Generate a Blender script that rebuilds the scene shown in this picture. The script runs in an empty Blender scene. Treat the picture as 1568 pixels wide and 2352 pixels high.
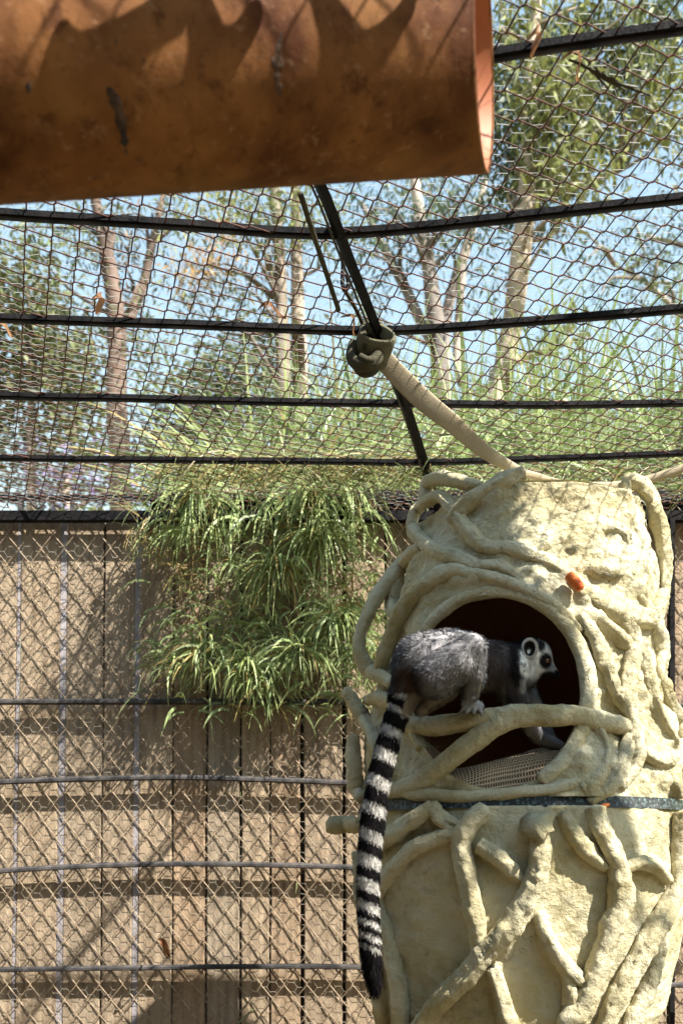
import bpy, math, numpy as np
from mathutils import Vector
S = bpy.context.scene
COL = S.collection
RNG = np.random.default_rng(7)
# ------------------------------------------------------------------ camera, light, exposure
F, YH, XC, EYE = 2300.0, 1950.0, 784.0, 1.4       # focal length (photo px), horizon row, centre column, eye height
cam = bpy.data.cameras.new('camera'); camo = bpy.data.objects.new('camera', cam); COL.objects.link(camo)
camo.location = (0, 0, EYE); camo.rotation_euler = (math.radians(90), 0, 0)
cam.sensor_fit = 'VERTICAL'; cam.sensor_height = 36.0; cam.lens = 36.0*F/2352
cam.shift_y = (YH-1176)/2352.0
cam.clip_start = .05; cam.clip_end = 500
cam.dof.use_dof = True; cam.dof.focus_distance = 1.95; cam.dof.aperture_fstop = 6.3
S.camera = camo
AZ, EL = math.radians(53), math.radians(48.3)       # sun: 54 deg right of straight behind the camera
SUN = np.array([math.sin(AZ)*math.cos(EL), -math.cos(AZ)*math.cos(EL), math.sin(EL)])
W = bpy.data.worlds.new('World'); S.world = W; W.use_nodes = True
nt = W.node_tree; bg = nt.nodes['Background']
sky = nt.nodes.new('ShaderNodeTexSky'); sky.sky_type = 'NISHITA'; sky.sun_disc = False
sky.sun_elevation = EL; sky.sun_rotation = math.atan2(SUN[0], SUN[1]); sky.air_density = 2.3; sky.dust_density = 0.3
nt.links.new(sky.outputs[0], bg.inputs[0]); bg.inputs[1].default_value = 0.085
sl = bpy.data.lights.new('sun', 'SUN'); sl.energy = 5.0; sl.angle = math.radians(.6); sl.color = (1, .95, .86)
so = bpy.data.objects.new('sun', sl); COL.objects.link(so)
so.rotation_euler = Vector(-SUN).to_track_quat('-Z', 'Y').to_euler(); so.location = (3, -4, 8)
S.view_settings.view_transform = 'Standard'; S.view_settings.look = 'None'
S.view_settings.exposure = 1.68; S.view_settings.gamma = 1.0
S.cycles.max_bounces = 6
# ------------------------------------------------------------------ helpers
def P(px, py, Y):
    """the point seen at photo position (px, py), Y metres away"""
    return np.array([(px-XC)*Y/F, Y, EYE+(YH-py)*Y/F])
def pix(V):
    return XC+F*V[:, 0]/V[:, 1], YH-F*(V[:, 2]-EYE)/V[:, 1]
def _h(i, j, k):
    n = (i*73856093) ^ (j*19349663) ^ (k*83492791)
    n = (n ^ (n >> 13))*1274126177
    n = n & 0x7fffffff
    return ((n ^ (n >> 16)) & 0xffff)/65535.0
def vn(V, s):
    q = np.asarray(V)*s; i = np.floor(q).astype(np.int64); f = q-i; f = f*f*(3-2*f); r = 0
    for a in (0, 1):
        for b in (0, 1):
            for c in (0, 1):
                w = (f[:, 0] if a else 1-f[:, 0])*(f[:, 1] if b else 1-f[:, 1])*(f[:, 2] if c else 1-f[:, 2])
                r = r+w*_h(i[:, 0]+a, i[:, 1]+b, i[:, 2]+c)
    return r*2-1
def fbm(V, s, o=3):
    return sum(vn(V+7.3*k, s*2**k)*.5**k for k in range(o))
def smooth(a, b, x): t = np.clip((x-a)/(b-a), 0, 1); return t*t*(3-2*t)
def mesh(name, V, Fc, mat, parent=None, smooth=True, col=None):
    """one mesh object from arrays; Fc is (n,3) or (n,4), or a list of such arrays"""
    V = np.asarray(V, np.float32); Fs = Fc if isinstance(Fc, list) else [Fc]
    Fs = [np.asarray(f, np.int32) for f in Fs if len(f)]
    me = bpy.data.meshes.new(name); me.vertices.add(len(V)); me.vertices.foreach_set('co', V.ravel())
    loops = np.concatenate([f.ravel() for f in Fs]); tot = np.concatenate([np.full(len(f), f.shape[1]) for f in Fs])
    me.loops.add(len(loops)); me.loops.foreach_set('vertex_index', loops)
    me.polygons.add(len(tot)); me.polygons.foreach_set('loop_start', np.concatenate([[0], np.cumsum(tot)[:-1]]).astype(np.int32))
    me.polygons.foreach_set('use_smooth', np.full(len(tot), smooth))
    if col is not None:
        a = me.color_attributes.new('Col', 'FLOAT_COLOR', 'POINT')
        c = np.ones((len(V), 4), np.float32); c[:, :3] = col; a.data.foreach_set('color', c.ravel())
    me.update(calc_edges=True); me.validate()
    if mat: me.materials.append(mat)
    o = bpy.data.objects.new(name, me); COL.objects.link(o)
    if parent is not None: o.parent = parent
    return o
def empty(name, label, cat, group=None):
    o = bpy.data.objects.new(name, None); COL.objects.link(o); return tag(o, label, cat, group)
def tag(o, label, cat, group=None):
    o['label'] = label; o['category'] = cat
    if group: o['group'] = group
    return o
def kind(o, k): o['kind'] = k; return o
def spline(pts, step):
    """Catmull-Rom through pts (n,d), resampled about every `step` (in the first two or three coordinates)"""
    p = np.asarray(pts, float)
    if len(p) == 2: p = np.array([p[0], (p[0]+p[1])/2, p[1]])
    q = np.vstack([2*p[0]-p[1], p, 2*p[-1]-p[-2]]); out = []
    for i in range(1, len(q)-2):
        n = max(2, int(np.ceil(np.linalg.norm(q[i+1][:2]-q[i][:2])/step)))
        t = np.linspace(0, 1, n, endpoint=False)[:, None]
        out.append(.5*(2*q[i]+(q[i+1]-q[i-1])*t+(2*q[i-1]-5*q[i]+4*q[i+1]-q[i+2])*t*t+(3*q[i]-q[i-1]-3*q[i+1]+q[i+2])*t**3))
    return np.vstack(out+[p[-1:]])
def sweep(C, r, sides=12, flat=None, up=None, bump=None, cap=True):
    """tube along C; flat = (a, b) radius factors across / along `up`"""
    C = np.asarray(C, float); n = len(C); r = np.broadcast_to(np.asarray(r, float), (n,))
    T = np.gradient(C, axis=0); T /= np.linalg.norm(T, axis=1)[:, None]+1e-12
    if up is None:
        u0 = np.array([0, 0, 1.]) if abs(T[0, 2]) < .9 else np.array([1., 0, 0]); U = np.zeros((n, 3)); u = u0
        for i in range(n):
            u = u-T[i]*(u@T[i]); u /= np.linalg.norm(u); U[i] = u
    else:
        U = np.broadcast_to(np.asarray(up, float), (n, 3)).copy(); U -= T*(U*T).sum(1)[:, None]; U /= np.linalg.norm(U, axis=1)[:, None]
    B = np.cross(T, U); th = np.linspace(0, 2*np.pi, sides, endpoint=False)
    a, b = flat if flat else (1, 1)
    D = np.cos(th)[None, :, None]*B[:, None]*a+np.sin(th)[None, :, None]*U[:, None]*b
    V = C[:, None]+r[:, None, None]*D
    if bump is not None:
        k = bump(V.reshape(-1, 3), np.repeat(np.arange(n), sides), np.tile(th, n)).reshape(n, sides)
        V = C[:, None]+(r[:, None]*(1+k))[:, :, None]*D
    V = V.reshape(-1, 3); i = np.arange(n-1)[:, None]*sides; j = np.arange(sides); j2 = (j+1) % sides
    Q = np.stack([i+j, i+j2, i+sides+j2, i+sides+j], -1).reshape(-1, 4)
    if not cap: return V, [Q]
    V = np.vstack([V, C[0]-T[0]*r[0]*.35, C[-1]+T[-1]*r[-1]*.35]); m = n*sides
    T1 = np.stack([np.full(sides, m), j2, j], -1); T2 = np.stack([np.full(sides, m+1), m-sides+j, m-sides+j2], -1)
    return V, [Q, np.vstack([T1, T2])]
def join(parts):
    """[(V, [F..])...] -> V, [F..]"""
    Vs, by, o = [], {}, 0
    for V, Fs in parts:
        Vs.append(V)
        for f in Fs: by.setdefault(f.shape[1], []).append(np.asarray(f)+o)
        o += len(V)
    return np.vstack(Vs), [np.vstack(v) for v in by.values()]
def prisms(A, B, r, sides=3):
    """many straight wires A->B"""
    A = np.asarray(A, float); B = np.asarray(B, float); n = len(A); r = np.broadcast_to(np.asarray(r, float), (n,))
    T = B-A; T /= np.linalg.norm(T, axis=1)[:, None]+1e-12
    h = np.where(np.abs(T[:, 2:3]) < .9, np.array([[0, 0, 1.]]), np.array([[1., 0, 0]]))
    U = np.cross(T, h); U /= np.linalg.norm(U, axis=1)[:, None]; Bn = np.cross(T, U)
    th = np.arange(sides)*2*np.pi/sides
    D = (np.cos(th)[None, :, None]*U[:, None]+np.sin(th)[None, :, None]*Bn[:, None])*r[:, None, None]
    V = np.concatenate([A[:, None]+D, B[:, None]+D], 1).reshape(-1, 3)
    o = (np.arange(n)*2*sides)[:, None]; j = np.arange(sides); j2 = (j+1) % sides
    Q = np.stack([o+j, o+j2, o+sides+j2, o+sides+j], -1).reshape(-1, 4)
    return V, [Q]
def extr(path, prof):
    """profile [(dy, dz)..] carried along a path of points"""
    path = np.asarray(path, float); pr = np.asarray(prof, float); n, m = len(path), len(pr)
    off = np.concatenate([np.zeros((m, 1)), pr], 1); V = (path[:, None]+off[None]).reshape(-1, 3)
    i = np.arange(n-1)[:, None]*m; j = np.arange(m); j2 = (j+1) % m
    return V, [np.stack([i+j, i+m+j, i+m+j2, i+j2], -1).reshape(-1, 4)]
def box(c0, c1):
    x0, y0, z0 = c0; x1, y1, z1 = c1
    V = np.array([(x, y, z) for z in (z0, z1) for (x, y) in ((x0, y0), (x1, y0), (x1, y1), (x0, y1))])
    return V, [np.array([(0, 3, 2, 1), (4, 5, 6, 7), (0, 1, 5, 4), (1, 2, 6, 5), (2, 3, 7, 6), (3, 0, 4, 7)])]
# ------------------------------------------------------------------ materials
def mat(name, c1, c2=None, rough=.7, scale=8, detail=6, bump=0, bscale=60, attr=False, stretch=None, spec=.3, transl=0, metal=0, lo=.35, hi=.65, bdist=.01, bstretch=None):
    m = bpy.data.materials.new(name); m.use_nodes = True; t = m.node_tree; N = t.nodes; L = t.links
    b = N['Principled BSDF']; b.inputs['Roughness'].default_value = rough; b.inputs['Specular IOR Level'].default_value = spec
    b.inputs['Metallic'].default_value = metal
    co = N.new('ShaderNodeTexCoord'); vec = co.outputs['Object']
    if stretch:
        mp = N.new('ShaderNodeMapping'); mp.inputs['Scale'].default_value = stretch; L.new(vec, mp.inputs[0]); vecs = mp.outputs[0]
    else: vecs = vec
    base = None
    if c2 is not None:
        nz = N.new('ShaderNodeTexNoise'); nz.inputs['Scale'].default_value = scale; nz.inputs['Detail'].default_value = detail
        L.new(vecs, nz.inputs['Vector'])
        rp = N.new('ShaderNodeValToRGB'); rp.color_ramp.elements[0].position = lo; rp.color_ramp.elements[1].position = hi
        rp.color_ramp.elements[0].color = (*c1, 1); rp.color_ramp.elements[1].color = (*c2, 1)
        L.new(nz.outputs['Fac'], rp.inputs[0]); base = rp.outputs[0]
    if attr:
        at = N.new('ShaderNodeAttribute'); at.attribute_name = 'Col'
        if base is None: base = at.outputs['Color']
        else:
            mx = N.new('ShaderNodeMix'); mx.data_type = 'RGBA'; mx.blend_type = 'MULTIPLY'; mx.inputs['Factor'].default_value = 1
            L.new(base, mx.inputs['A']); L.new(at.outputs['Color'], mx.inputs['B']); base = mx.outputs['Result']
    if base is None: b.inputs['Base Color'].default_value = (*c1, 1)
    else: L.new(base, b.inputs['Base Color'])
    if bump:
        n2 = N.new('ShaderNodeTexNoise'); n2.inputs['Scale'].default_value = bscale; n2.inputs['Detail'].default_value = 9; n2.inputs['Roughness'].default_value = .66
        v2 = vec
        if bstretch:
            mp = N.new('ShaderNodeMapping'); mp.inputs['Scale'].default_value = bstretch; L.new(vec, mp.inputs[0]); v2 = mp.outputs[0]
        L.new(v2, n2.inputs['Vector'])
        bp = N.new('ShaderNodeBump'); bp.inputs['Strength'].default_value = bump; bp.inputs['Distance'].default_value = bdist
        L.new(n2.outputs['Fac'], bp.inputs['Height']); L.new(bp.outputs[0], b.inputs['Normal'])
    if transl:
        tr = N.new('ShaderNodeBsdfTranslucent'); ms = N.new('ShaderNodeMixShader'); ms.inputs[0].default_value = transl
        if base is None: tr.inputs[0].default_value = (*c1, 1)
        else: L.new(base, tr.inputs[0])
        L.new(b.outputs[0], ms.inputs[1]); L.new(tr.outputs[0], ms.inputs[2]); L.new(ms.outputs[0], N['Material Output'].inputs[0])
    return m
M_cement = mat('cream_cement', (.42, .355, .18), (.63, .57, .385), .85, 7, 9, 1.0, 60, lo=.3, hi=.6, bdist=.012)
M_rough = mat('rough_cement', (.45, .38, .19), (.66, .60, .41), .85, 8, 9, 1.0, 42, lo=.3, hi=.6, bdist=.02)
def weather(m, amt):
    t = m.node_tree; N, L = t.nodes, t.links; b = N['Principled BSDF']; base = b.inputs['Base Color'].links[0].from_socket
    co = N.new('ShaderNodeTexCoord'); wn = N.new('ShaderNodeTexNoise'); wn.inputs['Scale'].default_value = 14; wn.inputs['Detail'].default_value = 4; L.new(co.outputs['Object'], wn.inputs['Vector'])
    add = N.new('ShaderNodeVectorMath'); add.operation = 'MULTIPLY_ADD'; add.inputs[1].default_value = (.10, .10, .10); L.new(wn.outputs['Color'], add.inputs[0]); L.new(co.outputs['Object'], add.inputs[2])
    vo = N.new('ShaderNodeTexVoronoi'); vo.feature = 'DISTANCE_TO_EDGE'; vo.inputs['Scale'].default_value = 15; L.new(add.outputs[0], vo.inputs['Vector'])
    cr = N.new('ShaderNodeMapRange'); cr.inputs[1].default_value = 0; cr.inputs[2].default_value = .022; L.new(vo.outputs['Distance'], cr.inputs[0])
    pk = N.new('ShaderNodeTexNoise'); pk.inputs['Scale'].default_value = 7; L.new(co.outputs['Object'], pk.inputs['Vector'])
    pm = N.new('ShaderNodeMapRange'); pm.inputs[1].default_value = .55; pm.inputs[2].default_value = .66; pm.inputs[3].default_value = 1; pm.inputs[4].default_value = 0; L.new(pk.outputs['Fac'], pm.inputs[0])
    mxx = N.new('ShaderNodeMath'); mxx.operation = 'MAXIMUM'; L.new(cr.outputs[0], mxx.inputs[0]); L.new(pm.outputs[0], mxx.inputs[1])
    bp0 = b.inputs['Normal'].links[0].from_node; bp = N.new('ShaderNodeBump'); bp.inputs['Strength'].default_value = .6; bp.inputs['Distance'].default_value = .005
    L.new(mxx.outputs[0], bp.inputs['Height']); L.new(bp0.outputs[0], bp.inputs['Normal']); L.new(bp.outputs[0], b.inputs['Normal'])
    cur = base
    inv = N.new('ShaderNodeMath'); inv.operation = 'SUBTRACT'; inv.inputs[0].default_value = .45; L.new(mxx.outputs[0], inv.inputs[1]); inv.use_clamp = True
    for fac, c in ((inv.outputs[0], (.16, .11, .055)),):
        mx = N.new('ShaderNodeMix'); mx.data_type = 'RGBA'; L.new(fac, mx.inputs['Factor']); L.new(cur, mx.inputs['A']); mx.inputs['B'].default_value = (*c, 1); cur = mx.outputs['Result']
    for sc, lo, hi, c, f in ((5, .50, .70, (.30, .235, .10), .75), (38, .57, .72, (.20, .15, .07), .6), (22, .55, .70, (.62, .58, .46), .5)):
        n1 = N.new('ShaderNodeTexNoise'); n1.inputs['Scale'].default_value = sc; n1.inputs['Detail'].default_value = 9; n1.inputs['Roughness'].default_value = .68; L.new(co.outputs['Object'], n1.inputs['Vector'])
        r = N.new('ShaderNodeMapRange'); r.inputs[1].default_value = lo; r.inputs[2].default_value = hi; r.inputs[4].default_value = f*amt; L.new(n1.outputs['Fac'], r.inputs[0])
        mx = N.new('ShaderNodeMix'); mx.data_type = 'RGBA'; L.new(r.outputs[0], mx.inputs['Factor']); L.new(cur, mx.inputs['A']); mx.inputs['B'].default_value = (*c, 1); cur = mx.outputs['Result']
    L.new(cur, b.inputs['Base Color'])
weather(M_cement, 1.0); weather(M_rough, .8)
M_dark = mat('black_paint', (.006, .006, .007), (.016, .014, .014), .6, 30, 4, .3, 120, spec=.06)
M_grey = mat('grey_painted_steel', (.035, .034, .035), (.10, .09, .086), .6, 25, 6, .2, 150, spec=.12)
M_rust = mat('rusty_wire', (.035, .014, .010), (.13, .045, .026), .6, 60, 4)
M_tan = mat('weathered_wire', (.36, .28, .19), (.20, .14, .09), .6, 40, 4)
M_netw = mat('old_netting', (.46, .40, .32), (.30, .24, .18), .6, 40, 4)
M_galv = mat('galvanised_wire', (.36, .35, .33), None, .6, spec=.2)
M_leaf = mat('leaf', (1, 1, 1), None, .5, attr=True, spec=.3, transl=.3)
M_grass = mat('grass_blade', (1, 1, 1), None, .45, attr=True, spec=.4, transl=.3)
M_bark = mat('bark', (.75, .72, .7), (1.15, 1.1, 1.05), .9, 3, 8, .5, 25, attr=True, stretch=(1, 1, .25))
M_hose = mat('canvas_hose', (.46, .385, .265), (.37, .30, .20), .9, 14, 6, .5, 500)
M_hose2 = mat('green_canvas', (.075, .068, .038), (.05, .045, .028), .9, 20, 6, .6, 420)
M_soil = mat('soil', (.07, .055, .032), (.12, .095, .055), .95, 3, 8, .5, 20)
# ------------------------------------------------------------------ the setting
def grid(x0, x1, nx, y0, y1, ny, zf):
    x, y = np.meshgrid(np.linspace(x0, x1, nx), np.linspace(y0, y1, ny)); V = np.stack([x.ravel(), y.ravel(), np.zeros(x.size)], 1); V[:, 2] = zf(V)
    i = (np.arange(ny-1)[:, None]*nx+np.arange(nx-1)[None]).ravel()
    return V, np.stack([i, i+1, i+nx+1, i+nx], 1)
V, Q = grid(-150, 150, 60, -60, 240, 60, lambda V: np.zeros(len(V)))
kind(mesh('ground', V, Q, M_soil), 'structure')
def bank_z(V):
    x, y = V[:, 0], V[:, 1]
    s = 1/(1+np.exp(-(x+.62)/.10)); up = np.clip((y-3.14)/.1, 0, 1)
    return up*(1.5+1.02*s)+.06*fbm(V, 2.)*up-.004+np.clip(y-3.6, 0, 3)*.16*up*(.3+.7*s) - np.clip((y-8)/6, 0, 1)*2.6
M_bank = mat('grassy_soil', (.10, .13, .04), (.22, .20, .10), .95, 6, 8, .6, 30)
V, Q = grid(-8, 8, 120, 3.13, 14, 70, bank_z)
kind(mesh('bank', V, Q, M_bank), 'structure')
# ------------------------------------------------------------------ added, unseen shelter behind the camera that cuts skylight
blocker = empty('sky_blocker', 'added, unseen dark timber shelter standing behind and left of the viewer', 'blocker')
M_blocker = mat('dark_timber', (.05, .035, .022), (.09, .065, .042), .85, 6, 6, .4, 60)
for nm, c0, c1 in (('roof', (-6, -4.2, 3.25), (-.25, .35, 3.33)), ('back_wall', (-6, -4.3, 0), (7, -4.21, 3.6)), ('side_wall', (-3.1, -4.2, 0), (-3.0, 2.9, 3.2)), ('post', (-.40, .15, 0), (-.30, .25, 3.25)), ('post', (-.40, -4.1, 0), (-.30, -4.0, 3.25))):
    V, Fs = box(c0, c1); mesh(nm, V, Fs, M_blocker, blocker, smooth=False)
# ------------------------------------------------------------------ the wire cage
CZ = EYE+1.02                                        # roof height
cage = empty('wire_cage', 'black steel cage frame with rusty chain link walls and roof around the nest house', 'cage')
def L_bar(name, pts, prof, m):
    V, Fs = extr(pts, prof); n = len(prof)
    V = np.vstack([V]); o = mesh(name, V, Fs, m, cage, smooth=False); return o
ROOFP = [(0, 0), (-.007, 0), (-.007, -.0095), (0, -.0095)]
WALLP = [(0, -.007), (-.004, -.004), (-.004, .003), (0, .008), (.003, .009), (.003, -.003), (.022, -.003), (.022, -.007)]
def roofpt(px, py):
    Y = F*(CZ-EYE)/(YH-py); return P(px, py, Y)
roof_bars = [[(-160, 1042), (0, 1047), (400, 1050), (985, 1055), (1568, 1034), (1760, 1022)],
             [(-160, 896), (0, 902), (400, 911), (905, 920), (1250, 924), (1568, 919), (1760, 912)],
             [(-160, 712), (0, 722), (420, 738), (868, 752), (1200, 732), (1568, 700), (1760, 678)],
             [(-160, 468), (0, 482), (400, 508), (748, 528), (1100, 498), (1568, 446), (1760, 420)],
             [(-400, 120), (300, 190), (690, 205), (1130, 120), (1568, 52), (1800, 20)]]
def bend(pts, step=50): return spline(np.array(pts, float), step)
for b in roof_bars:
    pts = np.array([roofpt(*q) for q in bend(b)]); pts[:, 2] += .002*vn(pts, 6)
    L_bar('crossbar', pts, ROOFP, M_dark)
    L_bar('crossbar_lit_strip', pts, [(-.001, -.0095), (-.001, -.0155), (.001, -.0155), (.001, -.0095)], M_grey)  # sunlit lower face of the bar, put in as a paler strip
wall_bars = [[(-120, 1612), (420, 1611), (840, 1612), (1300, 1614), (1568, 1622), (1750, 1628)],
             [(-120, 1800), (0, 1796), (180, 1790), (420, 1786), (700, 1794), (840, 1799), (1568, 1812), (1750, 1816)],
             [(-120, 2009), (0, 2001), (200, 1990), (420, 1985), (600, 1987), (840, 1994), (1568, 2022), (1750, 2030)],
             [(-120, 2230), (0, 2228), (300, 2224), (560, 2221), (840, 2223), (1300, 2250), (1568, 2264), (1750, 2270)]]
WY = 3.0
for b in wall_bars:
    pts = np.array([P(x, y, WY-.012-max(0, x-900)*.00012) for x, y in bend(b)])
    L_bar('crossbar', pts, WALLP, M_grey)
# top frame
L_bar('top_rail', np.array([P(x, 1142, 2.99) for x in np.linspace(-150, 1750, 20)]), [(0, -.006), (0, .007), (.02, .007), (.02, -.006)], M_dark)
L_bar('top_beam', np.array([P(x, 1183, 2.975) for x in np.linspace(-150, 1750, 20)]), [(0, -.014), (0, .014), (.03, .014), (.03, -.014)], M_dark)
V, Fs = box(tuple(P(345, 1196, 3.012)), tuple(P(1750, 1128, 3.02)+np.array([0, .0, 0]))); mesh('shade_board', V, Fs, M_dark, cage, smooth=False)  # black board put in for the dark shade under the grass
for px, nm in ((95, 'strut'), (45, 'strut'), (165, 'strut')):
    V, Fs = box(tuple(P(px-4, 1176, 2.992)), tuple(P(px+5, 1146, 2.992)+np.array([0, .012, 0]))); mesh(nm, V, Fs, M_grey, cage, smooth=False)
tie = spline([P(60, 1140, 2.96), P(82, 1164, 2.955), P(92, 1166, 2.955), P(112, 1143, 2.96)], .01)
mesh('wire_tie', *sweep(tie, .0035, 6), M_grey, cage)
# ribs
def rib(name, pts, w, m):
    pts = spline(pts, .05); V, Fs = sweep(pts, w, 4, up=(0, 0, 1)); return mesh(name, V, Fs, m, cage, smooth=False)
rib('roof_rib', [roofpt(700, 330)+(0, 0, -.012), roofpt(745, 430)+(0, 0, -.012), roofpt(806, 590)+(0, 0, -.012), roofpt(868, 748)+(0, 0, -.012), roofpt(930, 910)+(0, 0, -.012), roofpt(990, 1098)+(0, 0, -.012), P(1003, 1172, 2.97)], .0095, M_dark)
rib('rib_edge', [roofpt(690, 330)+(-.006, -.004, -.019), roofpt(737, 430)+(-.006, -.004, -.019), roofpt(798, 590)+(-.006, -.004, -.019), roofpt(860, 748)+(-.006, -.004, -.019), roofpt(923, 910)+(-.006, -.004, -.019), roofpt(984, 1098)+(-.006, -.004, -.019)], .0022, M_grey)
rib('rib_flange', [roofpt(712, 420)+(.012, 0, .004), roofpt(775, 590)+(.012, 0, .004), roofpt(845, 748)+(.012, 0, .004), roofpt(905, 910)+(.012, 0, .004), roofpt(968, 1098)+(.012, 0, .004)], .006, M_dark)
V, Fs = box(tuple(P(1538, 2400, 2.97)+np.array([0, 0, -1.1])), tuple(P(1549, 1190, 2.97)+np.array([0, .02, 0]))); mesh('corner_post', V, Fs, M_dark, cage, smooth=False)
# chain link: zigzag wires hooked into their neighbours
def chainlink(u0, u1, v0, v1, p, h, r, keep, warp):
    """flat zigzag wires along v; returns segment ends after warp(u, v, w)"""
    ks = np.arange(int(np.floor(u0/p)), int(np.ceil(u1/p))); js = np.arange(int(np.floor(v0/h)), int(np.ceil(v1/h)))
    K, J = np.meshgrid(ks, js, indexing='ij'); K = K.ravel().astype(float); J = J.ravel().astype(float)
    right = ((K+J) % 2) == 0                        # goes left -> right on this half period
    ts = np.array([0, .10, .28, .5, .72, .90, 1.0]); e = .0045
    us = [-e*.2, .055, .26, .5, .74, .945, 1.0+e*.2]; ws = [0, 1, .55, 0, -.55, -1, 0]
    A, B = [], []
    pts = []
    for t, u, w in zip(ts, us, ws):
        uu = np.where(right, u, 1-u)
        pts.append(np.stack([(K+uu)*p+np.where(right, 1, -1)*0, (J+t)*h, w*r*1.1*np.where(right, 1, -1)*np.where(K % 2 == 0, 1, 1)], 1))
    mid = pts[3]; ok = keep(mid[:, 0], mid[:, 1])
    pts = [warp(q[ok]) for q in pts]
    return np.vstack(pts[:-1]), np.vstack(pts[1:])
# wall
def wallwarp(q):
    V = np.stack([q[:, 0], np.full(len(q), WY), EYE+q[:, 1]], 1)
    V[:, 1] += q[:, 2]+.004*vn(V, 3.1); V[:, 0] += .003*vn(V+5, 4); V[:, 2] += .004*vn(V+9, 4); return V
A, B = chainlink(-1.15, 1.25, -1.38, 1.0, .0345, .045, .0016, lambda u, v: u < 9, wallwarp)
V, Fs = prisms(A, B, .0017, 4); kind(mesh('wall_chain_link', V, Fs, M_tan, cage), 'stuff')
# roof, its weave turned about 65 degrees
ca, sa = math.cos(math.radians(64)), math.sin(math.radians(64))
def roofwarp(q):
    x = q[:, 0]*ca-q[:, 1]*sa; y = q[:, 0]*sa+q[:, 1]*ca
    V = np.stack([x, y, np.zeros(len(x))], 1)
    V[:, :2] += .012*np.stack([vn(V, 2.3), vn(V+4, 2.3)], 1)
    V[:, 2] = CZ+q[:, 2]+.010*vn(V+2, 2.2)+.004*vn(V+6, 7)-.002; return V
def roofkeep(u, v):
    x = u*ca-v*sa; y = u*sa+v*ca; return (x > -1.2) & (x < 1.45) & (y > -.05) & (y < 2.985) & (np.abs(x-.1) < .9+.45*y)
A, B = chainlink(-2.2, 4.2, -3.5, 3.5, .0305, .0305, .0016, roofkeep, roofwarp)
V, Fs = prisms(A, B, .0014, 4); kind(mesh('roof_chain_link', V, Fs, M_rust, cage), 'stuff')
def hexnet(x0, x1, y0, y1, a):
    """edges of a hexagon net with side a (flat sides along x)"""
    nx = int((x1-x0)/(1.5*a))+1; ny = int((y1-y0)/(math.sqrt(3)*a))+1; A, B = [], []
    I, J = np.meshgrid(np.arange(nx), np.arange(ny), indexing='ij'); cx = x0+I*1.5*a; cy = y0+(J+.5*(I % 2))*math.sqrt(3)*a
    cx, cy = cx.ravel(), cy.ravel(); s = a*math.sqrt(3)/2
    c = [(cx+a*math.cos(k*math.pi/3), cy+a*math.sin(k*math.pi/3)) for k in range(4)]
    tw = np.concatenate([np.zeros(2*len(cx)), np.ones(len(cx))])
    A = np.vstack([np.stack(c[k], 1) for k in (0, 2, 1)]); B = np.vstack([np.stack(c[k], 1) for k in (1, 3, 2)])
    return A, B, tw
def netw(q, sc=.0045): 
    V = np.stack([q[:, 0], np.full(len(q), WY+.009), EYE+q[:, 1]], 1)
    V[:, 1] += .006*vn(V, 5); V[:, 0] += sc*vn(V, 14)+.01*vn(V, 2); V[:, 2] += sc*vn(V+3, 14)+.01*vn(V+8, 2); return V
A, B, tw = hexnet(-1.15, 1.25, -1.38, 1.0, .0175); V, Fs = prisms(netw(A), netw(B), np.where(tw > 0, .0007, .00045), 3)
kind(mesh('wall_netting', V, Fs, M_netw, cage), 'stuff')
A, B, tw = hexnet(-1.2, 1.45, -.05, 2.98, .0165)
ok = (np.abs(A[:, 0]-.1) < .9+.45*A[:, 1]); A, B, tw = A[ok], B[ok], tw[ok]
def netr(q):
    V = np.stack([q[:, 0]*.98-q[:, 1]*.12+.15, q[:, 1], np.zeros(len(q))], 1); V[:, :2] += .006*np.stack([vn(V, 12), vn(V+4, 12)], 1)
    V[:, 2] = CZ+.012+.014*vn(V+2, 2.8)+.005*vn(V, 14); return V
V, Fs = prisms(netr(A), netr(B), np.where(tw > 0, .0005, .0003), 3); kind(mesh('roof_netting', V, Fs, M_galv, cage), 'stuff')
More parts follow.
